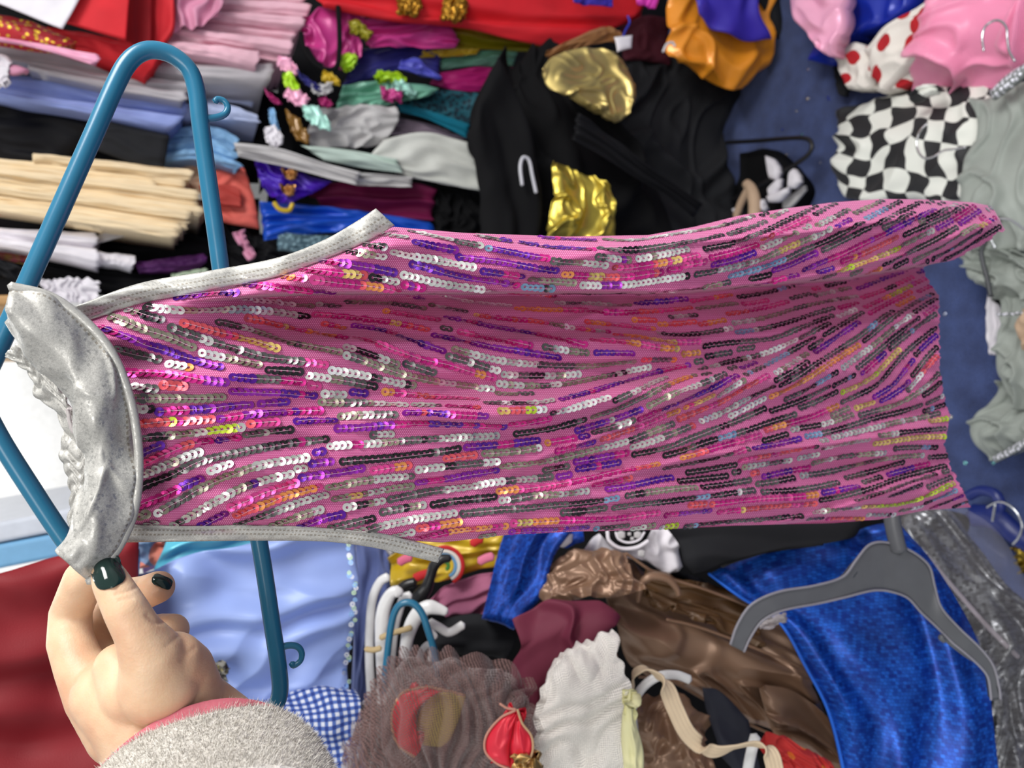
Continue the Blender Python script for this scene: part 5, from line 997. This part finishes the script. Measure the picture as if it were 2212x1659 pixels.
cl('charcoal_cloth', [[(944,1350),(990,1335),(1040,1330),(1130,1350)], [(938,1376),(1000,1380),(1070,1390),(1110,1400)], [(940,1410),(1000,1420),(1060,1422),(1090,1430)]], ('d', .90), 'char', 'charcoal cloth under the shiny blue sequin panel end', 'cloth', folds=[('n',.01,2,2,3)])
M_BS = scales((22, 92, 206), (10, 48, 140), .0032, 'blue_sequin_cloth', .36, .45)
cl('blue_costume', [[(1098,1130),(1075,1200),(1055,1280),(1040,1340)], [(1160,1120),(1140,1200),(1120,1290),(1085,1352)], [(1260,1120),(1200,1200),(1170,1290),(1110,1366)]], ('d', .86), M_BS, 'narrow shiny blue sequin panel hanging down beside the burgundy cloth', 'costume', folds=[('n',.008,1,3,3)], nu=70, nv=40, thick=.03)
cl('blue_satin_hat', [[(1190,1150),(1220,1140),(1260,1140)], [(1195,1180),(1230,1184),(1262,1170)]], ('d', .92), 'royal', 'blue satin with a white oval beside the bandana', 'costume', thick=.05)
cloth('white_oval', [[(1206,1160),(1218,1152),(1238,1156)], [(1204,1180),(1218,1184),(1236,1172)]], ('d', .905), M['white'], parent=bpy.data.objects['blue_satin_hat'], nu=20, nv=14, bulge=.004, thick=.005, rnd=.003)
cl('burgundy_shirt', [[(1110,1340),(1160,1300),(1230,1285),(1300,1286),(1345,1330)], [(1120,1400),(1170,1370),(1250,1340),(1330,1350)], [(1110,1480),(1150,1440),(1200,1410),(1290,1400)], [(1130,1570),(1160,1540),(1180,1500),(1230,1460)], [(1140,1680),(1165,1640),(1180,1580),(1210,1560)]], [('d',.80),('d',.78),('d',.78),('d',.79),('d',.79)], fabric((110, 42, 62), .65, .35), 'burgundy shirt draped between the brown tulle and the brown satin', 'shirt', folds=[('n',.022,1.2,1.4,3),('w',.014,.8,1.6,4)], nu=90, nv=80, thick=.08, rnd=.01)
# brown tulle skirt with apple patches
tu = empty('tulle_skirt', at_d(np.array(950.), np.array(1560.), np.array(.74)), 'brown tulle skirt with red apple patches under its net', 'skirt')
M_BT = net((112, 84, 80), .0019, .36, .14, 'brown_tulle'); M_BT2 = net((168, 158, 156), .0019, .36, .12, 'grey_tulle')
TK = dict(parent=tu, nu=150, nv=70, thick=0)
cloth('net_layer', [[(745,1640),(800,1480),(850,1420),(940,1402),(1010,1408),(1090,1430),(1150,1470)], [(760,1680),(830,1560),(900,1500),(980,1490),(1060,1500),(1150,1550)], [(790,1740),(860,1660),(920,1610),(990,1600),(1060,1610),(1130,1640)], [(850,1800),(900,1780),(960,1760),(1010,1760),(1080,1780)]], [('d',.755),('d',.715),('d',.705),('d',.712)], M_BT, folds=[('p',.012,13,.5,5,.25),('n',.006,3,1,6)], wob=.006, **TK)
cloth('net_layer', [[(700,1680),(760,1560),(840,1450),(930,1425),(1020,1432),(1110,1470),(1160,1540)], [(730,1740),(800,1620),(880,1540),(980,1520),(1060,1540),(1150,1600)], [(800,1800),(860,1720),(930,1680),(1000,1680),(1100,1720)]], [('d',.78),('d',.76),('d',.75)], M_BT2, folds=[('p',.013,11,1.,7,.3),('n',.008,4,2,8)], wob=.008, **TK)
cloth('net_layer', [[(700,1700),(790,1600),(870,1480),(950,1450),(1060,1470),(1140,1540),(1165,1600)], [(760,1760),(850,1680),(930,1620),(1000,1610),(1090,1650),(1160,1680)], [(820,1840),(900,1800),(960,1780),(1100,1800)]], [('d',.80),('d',.785),('d',.78)], M_BT, folds=[('p',.014,8,1.5,9,.5),('n',.008,5,2,10)], **TK)
cloth('underskirt', [[(720,1720),(800,1600),(880,1500),(960,1470),(1060,1490),(1160,1560)], [(800,1800),(900,1700),(980,1680),(1160,1720)]], ('d', .82), fabric((90, 66, 62), .8, .3), parent=tu, nu=60, nv=30, folds=[('p',.012,9,1,5,.5)], thick=.06)
M_AP = satin((236, 44, 66), .4); M_AC = fabric((196, 172, 104), .7, .2)
cloth('apple_patch', [[(898,1488),(870,1496),(850,1530),(848,1570),(862,1610),(896,1634)], [(925,1484),(900,1510),(893,1540),(895,1570),(902,1600),(905,1626)], [(952,1492),(918,1516),(901,1540),(900,1570),(904,1596),(912,1606)]], ('d', .724), M_AP, parent=tu, nu=50, nv=24, bulge=.004, folds=[('n',.002,3,3,3)], thick=.006)
cloth('apple_flesh', [[(952,1494),(925,1512),(904,1546),(902,1576),(912,1608)], [(990,1500),(962,1530),(945,1560),(935,1590),(930,1612)], [(1006,1504),(996,1540),(985,1570),(970,1600),(952,1614)]], ('d', .735), M_AC, parent=tu, nu=50, nv=24, bulge=.003, thick=.006)
sweep('apple_edging', pxpath([(1004,1503),(975,1494),(945,1488),(925,1484),(898,1488),(870,1496),(850,1530),(847,1570),(861,1610),(896,1635)], ('d', .724)), .0013, fabric((196, 150, 120), .6), tu, nu=60, ns=8)
lf = empty('apple_brooch', at_d(np.array(1100.), np.array(1600.), np.array(.70)), 'shiny red apple-shaped patch with pale edging between tulle and burgundy', 'patch')
cloth('left_lobe', [[(1112,1534),(1080,1550),(1052,1590),(1050,1620),(1070,1645)], [(1117,1537),(1108,1575),(1101,1612),(1101,1640),(1103,1660)]], ('d', .672), M_AP, parent=lf, nu=40, nv=20, bulge=.006, folds=[('r',.003,2,2,3)], thick=.008)
cloth('right_lobe', [[(1118,1534),(1128,1560),(1146,1590),(1150,1620),(1140,1650)], [(1116,1537),(1106,1575),(1099,1612),(1099,1640),(1102,1660)]], ('d', .675), M_AP, parent=lf, nu=40, nv=20, bulge=.006, folds=[('r',.003,2,2,4)], thick=.008)
sweep('edging', pxpath([(1080,1520),(1096,1530),(1114,1533),(1082,1550),(1051,1588),(1048,1622),(1070,1647),(1100,1662)], ('d', .669)), .0011, fabric((206, 150, 130), .6), lf, nu=50, ns=8)
sweep('edging', pxpath([(1118,1533),(1128,1562),(1148,1590),(1151,1620),(1140,1650)], ('d', .669)), .0011, fabric((206, 170, 130), .6), lf, nu=40, ns=8)
cl('gold_fringe', [[(1116,1652),(1140,1644),(1156,1650)], [(1110,1700),(1140,1700),(1160,1700)]], ('d', .662), foil((206, 170, 110), .4), 'pale gold fringe tip under the red apple-shaped patch', 'trimming', thick=.01, nu=20, nv=16)
# white tulle ruffle
wt = empty('white_tulle', at_d(np.array(1270.), np.array(1520.), np.array(.72)), 'white tulle ruffle with a pale yellow waistband at the bottom edge', 'skirt')
M_WT = net((242, 238, 230), .0017, .34, .3, 'white_tulle')
for k, (d, a) in enumerate([(.70, 0), (.715, 14), (.73, -10), (.75, 6)]):
    cloth('net_layer', [[(1196-a,1446),(1240,1405-a),(1290,1378),(1322,1358)], [(1180-a,1490),(1240,1460),(1300,1440),(1345,1430)], [(1166-a,1580),(1230,1570),(1300,1550),(1362,1520)], [(1164-a,1720),(1230,1720),(1300,1700),(1375,1680)]], [('d', d+.02), ('d', d), ('d', d), ('d', d)], M_WT, parent=wt, nu=80, nv=120, folds=[('p',.006,.4,5,3+k,.5),('n',.008,1,3,4+k)], thick=0, wob=.006)
cloth('lining', [[(1210,1470),(1280,1420),(1330,1400)], [(1200,1580),(1280,1560),(1360,1530)], [(1190,1720),(1280,1710),(1370,1690)]], ('d', .78), fabric((150, 118, 104), .8), parent=wt, nu=40, nv=50, folds=[('p',.008,.5,6,3)], thick=.04)
cloth('waistband', [[(1362,1490),(1346,1540),(1342,1590),(1350,1680)], [(1366,1500),(1364,1545),(1372,1600),(1386,1690)], [(1364,1510),(1374,1560),(1390,1620),(1392,1700)]], ('d', .69), fabric((232, 228, 176), .6, .3), parent=wt, nu=60, nv=24, bulge=.006, folds=[('s',.0015,.3,2,3),('n',.003,5,1,3)], thick=.008, rnd=.003)
# brown satin garment
M_BR = satin((138, 108, 86), .37, .5, .3)
bs = empty('brown_satin', at_d(np.array(1500.), np.array(1400.), np.array(.86)), 'dark brown satin garment spread across the heap beneath the blue sequined cloth', 'garment')
kb = dict(parent=bs, thick=.02, rnd=.008)
cloth('upper_sleeve', [[(1160,1280),(1180,1220),(1230,1190),(1300,1180),(1352,1190)], [(1170,1296),(1220,1260),(1290,1230),(1370,1235)], [(1200,1300),(1250,1290),(1330,1290),(1400,1270)]], [('d',.88),('d',.85),('d',.84)], M_BR, nu=90, nv=50, folds=[('r',.014,2.2,.6,3,.6),('n',.012,2,1,4),('r',.004,6,4,8,.5)], **kb)
cloth('front', [[(1340,1180),(1400,1230),(1520,1270),(1640,1320),(1720,1380)], [(1310,1270),(1380,1290),(1480,1330),(1620,1380),(1740,1430)], [(1330,1340),(1400,1370),(1520,1390),(1660,1430),(1760,1490)], [(1360,1440),(1440,1430),(1540,1450),(1660,1500),(1790,1560)], [(1420,1470),(1500,1500),(1580,1550),(1680,1590),(1830,1640)]], [('d',.94),('d',.92),('d',.91),('d',.92),('d',.92)], M_BR, nu=150, nv=130, folds=[('r',.015,.8,1.8,13,.9),('n',.018,1.3,1.4,14,.5),('w',.006,2.4,1.4,16,.8)], **kb)
cloth('lower_fold', [[(1380,1500),(1460,1490),(1540,1560)], [(1370,1560),(1450,1560),(1530,1600)], [(1380,1700),(1460,1700),(1560,1700)]], [('d',.86),('d',.84),('d',.84)], M_BR, nu=70, nv=70, folds=[('r',.016,1.6,2,23,.8),('n',.014,2,2,24),('r',.005,5,5,8,.5)], **kb)
cloth('facing', [[(1400,1232),(1500,1262),(1620,1310)], [(1390,1272),(1440,1290),(1520,1310),(1640,1360)], [(1420,1300),(1480,1320),(1560,1350),(1650,1400)]], [('d',.905),('d',.905),('d',.89)], satin((92, 66, 40), .4, .5, .15), nu=70, nv=40, folds=[('r',.012,2,2,33,.5)], parent=bs, thick=.01)
sweep('bow_edge', pxpath([(1378,1300),(1384,1266),(1404,1246),(1440,1250),(1462,1272),(1466,1286)], ('d', .868)), [.002,.004,.005,.005,.004,.003], M_BR, bs, nu=50, ns=12)
M_HEM = satin((132, 102, 80), .42, .5, .3)
for pts in [[(1440,1338),(1500,1352),(1580,1380),(1660,1412),(1730,1440)], [(1352,1195),(1420,1240),(1520,1272),(1620,1310)], [(1380,1462),(1440,1468),(1520,1510),(1600,1556),(1700,1600)]]:
    sweep('hem', pxpath(pts, ('d', .888)), .0017, M_HEM, bs, nu=60, ns=8, flat=.6)
cl('brown_trouser_leg', [[(1640,1480),(1720,1500),(1800,1560),(1860,1640)], [(1660,1560),(1720,1580),(1790,1620),(1850,1690)], [(1690,1620),(1740,1640),(1790,1680),(1840,1720)]], ('d', .885), M_BR, 'twisted brown satin end above the red lace', 'garment', folds=[('w',.02,1,2.4,3,.6),('n',.012,2,2,4)], nu=80, nv=60)
cl('bandana', [[(1258,1190),(1300,1150),(1360,1130),(1480,1130)], [(1270,1215),(1320,1190),(1390,1175),(1470,1190)], [(1340,1200),(1400,1215),(1440,1240),(1480,1230)]], ('d', .92), M['white'], 'white bandana with black paisley just under the costume edge', 'bandana', folds=[('r',.012,3,2,3)])
bn = bpy.data.objects['bandana']
cloth('paisley_patch', [[(1292,1150),(1340,1140),(1412,1140)], [(1320,1180),(1350,1188),(1396,1170)]], ('d', .90), M['black'], parent=bn, nu=30, nv=16, bulge=.004, thick=.006, rnd=.004)
for pts, r in [([(1312,1148),(1316,1168),(1340,1184),(1376,1182),(1400,1168)], .0022), ([(1330,1150),(1336,1164),(1356,1172),(1380,1166),(1392,1150)], .0014)]:
    sweep('paisley_line', pxpath(pts, ('d', .893)), r, M['white'], bn, nu=40, ns=8, flat=.4)
for x, y, r in [(1342,1156,9),(1378,1156,8),(1360,1154,4),(1366,1164,4),(1386,1196,8)]:
    cloth('paisley_spot', [[(x-r,y-r*.6),(x,y-r),(x+r,y-r*.6)], [(x-r,y+r*.6),(x,y+r),(x+r,y+r*.6)]], ('d', .892), M['lgrey'], parent=bn, nu=10, nv=10, thick=.003, rnd=.001)
cl('black_band', [[(1440,1140),(1600,1120),(1868,1120)], [(1470,1180),(1620,1160),(1862,1146)], [(1476,1215),(1560,1205),(1700,1178),(1846,1164)], [(1500,1242),(1530,1236),(1580,1212),(1660,1190)]], ('d', .865), 'char', 'broad black band lying along the upper edge of the blue sequined cloth', 'cloth', folds=[('n',.01,1,2,3)], nu=60)
cl('black_frill', [[(1400,1230),(1480,1240),(1540,1262)], [(1440,1258),(1500,1270),(1560,1290)]], ('d', .95), 'velvet', 'black cloth between the bandana and brown satin', 'cloth', folds=[('r',.014,3,2,3)])
cl('slate_cloth', [[(1520,1490),(1560,1500),(1620,1560)], [(1530,1540),(1580,1580),(1640,1640)], [(1560,1640),(1600,1680),(1660,1720)]], ('d', .845), fabric((40, 42, 52), .8), 'dark slate cloth under the brown satin beside the elastic', 'cloth', folds=[('n',.008,1,2,3)])
# blue sequined cloth and the grey hanger on it
M_BS2 = scales((36, 116, 236), (12, 58, 166), .0050, 'blue_paillette_cloth', .38, .4)
cl('blue_sequined_cloth', [[(1530,1238),(1620,1196),(1760,1160),(1950,1120)], [(1600,1290),(1720,1250),(1850,1210),(2010,1190)], [(1680,1340),(1800,1330),(1930,1310),(2080,1300)], [(1740,1440),(1860,1440),(1990,1440),(2130,1420)], [(1790,1540),(1900,1560),(2020,1570),(2152,1560)], [(1830,1700),(1920,1720),(2040,1740),(2160,1740)]], [('d',.895),('d',.875),('d',.862),('d',.852),('d',.845),('d',.84)], M_BS2, 'large bright blue sequined cloth under the grey hanger', 'costume', folds=[('s',.006,2.6,.3,3,.4),('n',.012,2,1.4,4)], nu=130, nv=120, thick=.03, pin=.1)
sweep('hem_edge', pxpath([(1531,1239,.894),(1601,1291,.874),(1681,1341,.861),(1741,1441,.851),(1791,1541,.844),(1831,1700,.839)], ('d', .842)), .0018, fabric((40, 110, 226), .4), bpy.data.objects['blue_sequined_cloth'], nu=80, ns=8)
M_GP = plastic((98, 100, 104), .34, 'grey_plastic', .02)
gh = empty('grey_hanger', at_d(np.array(1900.), np.array(1250.), np.array(.80)), 'grey plastic clothes hanger lying on the bright blue sequined cloth', 'hanger')
def ribbed(name, top, bot, d, th_=.004, parent=gh, nu=120, nv=18):
    a, b = crom(top, nu), crom(bot, nu); v = np.linspace(0, 1, nv)[:, None]
    gx = a[None, :, 0]*(1-v) + b[None, :, 0]*v; gy = a[None, :, 1]*(1-v) + b[None, :, 1]*v
    dd = np.interp(np.linspace(0, 1, nu), np.linspace(0, 1, np.size(d)), np.atleast_1d(d))[None, :] + 0*gx
    rim = np.minimum(v, 1-v); dd = dd + .002 * np.clip((.04 - rim) / .04, 0, 1)
    P = at_d(gx, gy, dd); U, V = np.meshgrid(np.linspace(0, .3, nu), np.linspace(0, .03, nv))
    return close_grid(P, th_, 0, U, V, None, name, M_GP, parent)
M_GR = plastic((150, 148, 156), .3, 'grey_rim_highlight')  # lighter than the body: edge highlight put into the rim colour
body_ = ribbed('hanger_body', [(1578,1394),(1592,1352),(1622,1308),(1680,1280),(1760,1266),(1822,1246),(1850,1210),(1878,1178),(1910,1172),(1962,1188),(2006,1222),(2018,1262),(2032,1310),(2070,1356),(2118,1402),(2146,1440),(2160,1496),(2160,1510)],
       [(1606,1408),(1620,1376),(1646,1340),(1690,1318),(1770,1302),(1830,1288),(1868,1278),(1892,1274),(1920,1276),(1960,1290),(1990,1322),(2020,1350),(2056,1386),(2090,1414),(2118,1440),(2134,1462),(2140,1500),(2142,1512)], [.80,.80,.81,.815,.81,.80,.80], .008)
for nm, pts in [('rim', [(1578,1392),(1592,1351),(1622,1307),(1680,1279),(1760,1265),(1822,1245),(1850,1209),(1878,1177),(1910,1171),(1962,1187),(2006,1221),(2018,1262),(2032,1310),(2070,1355),(2118,1401),(2146,1439),(2160,1495),(2161,1510)]),
                ('rim', [(1607,1408),(1621,1377),(1647,1341),(1690,1319),(1770,1303),(1830,1289),(1868,1279),(1892,1275),(1920,1277),(1960,1291),(1990,1323),(2020,1351),(2056,1387),(2090,1415),(2118,1441),(2134,1463),(2140,1500),(2141,1512)])]:
    P_ = crom(pts, 60); dd_ = np.interp(np.linspace(0, 1, 60), np.linspace(0, 1, 7), [.80,.80,.81,.815,.81,.80,.80]) - .0006
    sweep(nm, at_d(P_[:, 0], P_[:, 1], dd_), .0014, M_GR, gh, nu=120, ns=8)
sweep('hook', pxpath([(1942,1190),(1932,1150),(1926,1110),(1930,1060),(1960,1020)], ('d', .812)), .0085, M_GP, gh, nu=40, ns=12, flat=.5)
sweep('strap_bar', pxpath([(2036,1376),(2060,1396),(2100,1424),(2126,1432)], ('d', .805)), .0024, M_GP, gh, nu=30, ns=10)
sweep('strap_bar', pxpath([(2036,1374),(2032,1378),(2040,1384)], ('d', .80)), .003, M_GP, gh, nu=10, ns=10)
cl('clear_tab', [[(1640,1352),(1680,1330),(1702,1332)], [(1644,1358),(1680,1352),(1700,1342)]], ('d', .83), M_CLR, 'clear plastic tab under the left arm of the grey hanger', 'tab', thick=.003, nu=16, nv=10)
# elastic and hoops in front of the brown satin
M_EL = fabric((226, 204, 172), .7, .2, 300, .4)
def ribbon(name, path, width_dir, w, mat, label, cat, parent=None, d=None, nu=120, nv=14):
    P = crom(path, nu); C = at_d(P[:, 0], P[:, 1], P[:, 2]); wd = np.asarray(width_dir, float)
    t = np.gradient(C, axis=0); t /= np.linalg.norm(t, axis=1, keepdims=True)
    wv = np.stack([np.interp(np.linspace(0, 1, nu), np.linspace(0, 1, len(wd)), wd[:, k]) for k in range(3)], 1)
    wv = wv - (wv * t).sum(1, keepdims=True) * t; wv /= np.linalg.norm(wv, axis=1, keepdims=True)
    v = np.linspace(-.5, .5, nv)[:, None, None]; nrm = np.cross(t, wv)
    G = C[None] + wv[None] * v * w + nrm[None] * (.0006 * np.cos(v * 8 * np.pi))
    U, V = np.meshgrid(np.linspace(0, .3, nu), np.linspace(0, w, nv)); o = close_grid(G, .0014, 0, U, V, None, name, mat, parent); return tag(o, label, cat)
imr, imd = np.array(-UP), np.array(-RIGHT)
ribbon('elastic_band', [(1366,1490,.76),(1368,1456,.755),(1396,1444,.75),(1432,1470,.745),(1458,1530,.745),(1490,1590,.745),(1540,1622,.745),(1590,1612,.745),(1632,1606,.745),(1662,1622,.74),(1680,1690,.74)],
       [imr*.3+FWD, FWD, imd*.6+FWD*.6, imr-imd*.3, imr-imd*.2, imr*.6-imd*.8, imd+FWD*.3, imd*.6+FWD*.8, imd*.5+FWD*.6, imr, imr], .016, M_EL, 'cream ribbed elastic band looping over the brown satin', 'elastic band')
hp_ = sweep('white_hoop', pxpath([(1370,1580),(1366,1530),(1384,1490),(1420,1462),(1460,1458),(1490,1468)], ('d', .80)), .0048, M_WP, None, nu=60, ns=12, flat=.5); tag(hp_, 'white plastic hoop behind the cream elastic at its upper loop', 'hoop', )
hp_ = sweep('white_hoop', pxpath([(1632,1590),(1624,1620),(1616,1660),(1612,1700)], ('d', .77)), .0055, M_WP, None, nu=30, ns=12, flat=.5); tag(hp_, 'white plastic stick behind the lower end of the cream elastic', 'hoop')
cl('red_lace', [[(1640,1600),(1680,1588),(1730,1612),(1800,1650)], [(1650,1630),(1700,1630),(1760,1660),(1820,1700)], [(1690,1660),(1740,1690),(1800,1720)]], ('d', .79), spotted((186, 44, 42), (214, 110, 40), .03, .12, 'red_lace_cloth', .8, 0, 0, 1, 200), 'crimson lace with orange spots at the bottom edge under brown satin', 'lace', folds=[('r',.012,3,2,3),('s',.002,1,6,3)], nu=60)
# bagged silver garment and what lies beyond it
M_SS = scales((170, 172, 174), (52, 54, 56), .005, 'silver_sequin_cloth', .25, .7)
bgz = [('d', 1.12), ('d', 1.10), ('d', 1.06), ('d', 1.02), ('d', .98)]
bag = empty('garment_bag', at_d(np.array(2130.), np.array(1350.), np.array(1.05)), 'clear plastic garment bag with silver sequined clothing inside, right of the grey hanger', 'garment bag')
cloth('silver_garment', [[(1930,1130),(1980,1100),(2050,1096)], [(1960,1180),(2040,1170),(2110,1170)], [(2040,1290),(2110,1270),(2180,1260)], [(2130,1410),(2190,1390),(2290,1370)], [(2140,1720),(2200,1700),(2290,1700)]], [(k, d + .02) for k, d in bgz], M_SS, parent=bag, nu=60, nv=110, folds=[('r',.018,2,4,3,.5),('n',.014,2,3,4)], thick=.10, rnd=.01)
cloth('clear_film', [[(1910,1126),(1990,1080),(2080,1096)], [(1960,1200),(2060,1150),(2150,1160)], [(2040,1320),(2130,1270),(2240,1280)], [(2130,1430),(2200,1390),(2310,1390)], [(2150,1720),(2220,1700),(2310,1700)]], [(k, d - .012) for k, d in bgz], film((232, 226, 230), .05), parent=bag, nu=60, nv=110, folds=[('r',.016,2,3,13,.5),('n',.008,3,4,14)], thick=0)
sweep('film_edge', pxpath([(1930,1130),(1990,1190),(2060,1270),(2130,1350),(2200,1420)], ('d', 1.03)), .003, film((226, 214, 222), .35, name='film_edge'), bag, nu=60, ns=8, flat=.4)
nh = empty('navy_hanger', at_z(np.array(2140.), np.array(1100.), np.array(.05)), 'navy blue plastic hanger with a metal ring on the carpet above the garment bag', 'hanger')
M_NV = plastic((24, 40, 110), .35, 'navy_plastic')
sweep('frame', pxpath([(2090,1072),(2120,1060),(2150,1068),(2160,1092),(2150,1110),(2120,1108)], ('z', .06)), .010, M_NV, nh, nu=60, ns=12, flat=.6)
sweep('arm', pxpath([(2100,1112),(2150,1120),(2200,1160),(2260,1200)], ('z', .06)), [.022,.022,.018,.014], M_NV, nh, nu=40, ns=12, flat=.5)
sweep('hook', pxpath([(2132,1096),(2142,1090),(2160,1084),(2184,1094),(2202,1116),(2208,1140),(2200,1162),(2188,1176)], ('z', .11)), .0022, WIRE, nh, nu=60, ns=8)
sweep('hook_stem', pxpath([(2150,1090),(2144,1126)], ('z', .115)), .0024, WIRE, nh, nu=12, ns=8)
cl('gold_sequin_cloth', [[(2180,1184),(2220,1176),(2290,1170)], [(2196,1240),(2240,1240),(2290,1240)]], ('z', .06), scales((200, 170, 60), (90, 70, 20), .006, 'gold_sequins', .3, .8), 'gold sequined cloth at the right edge under the navy hanger', 'cloth', folds=[('r',.014,3,3,3)])
# body of the heap under the visible clothes
hv = cloth('clothes_heap', [[(640,1700),(700,1400),(780,1180),(1000,1120)], [(900,1760),(1000,1450),(1050,1250),(1200,1120)], [(1200,1780),(1300,1500),(1400,1300),(1500,1130)], [(1500,1780),(1600,1600),(1750,1350),(1860,1150)], [(1640,1800),(1690,1700),(1740,1500),(1790,1250)]], [('d',1.16),('d',1.16),('d',1.14),('d',1.16),('d',1.12)], M['black'], nu=60, nv=60, folds=[('n',.02,3,3,3)], away=(0, .1, -1), thick=.3)
tag(hv, 'dark jumbled clothes filling the depth of the heap under the brown satin', 'clothes', kind='stuff')
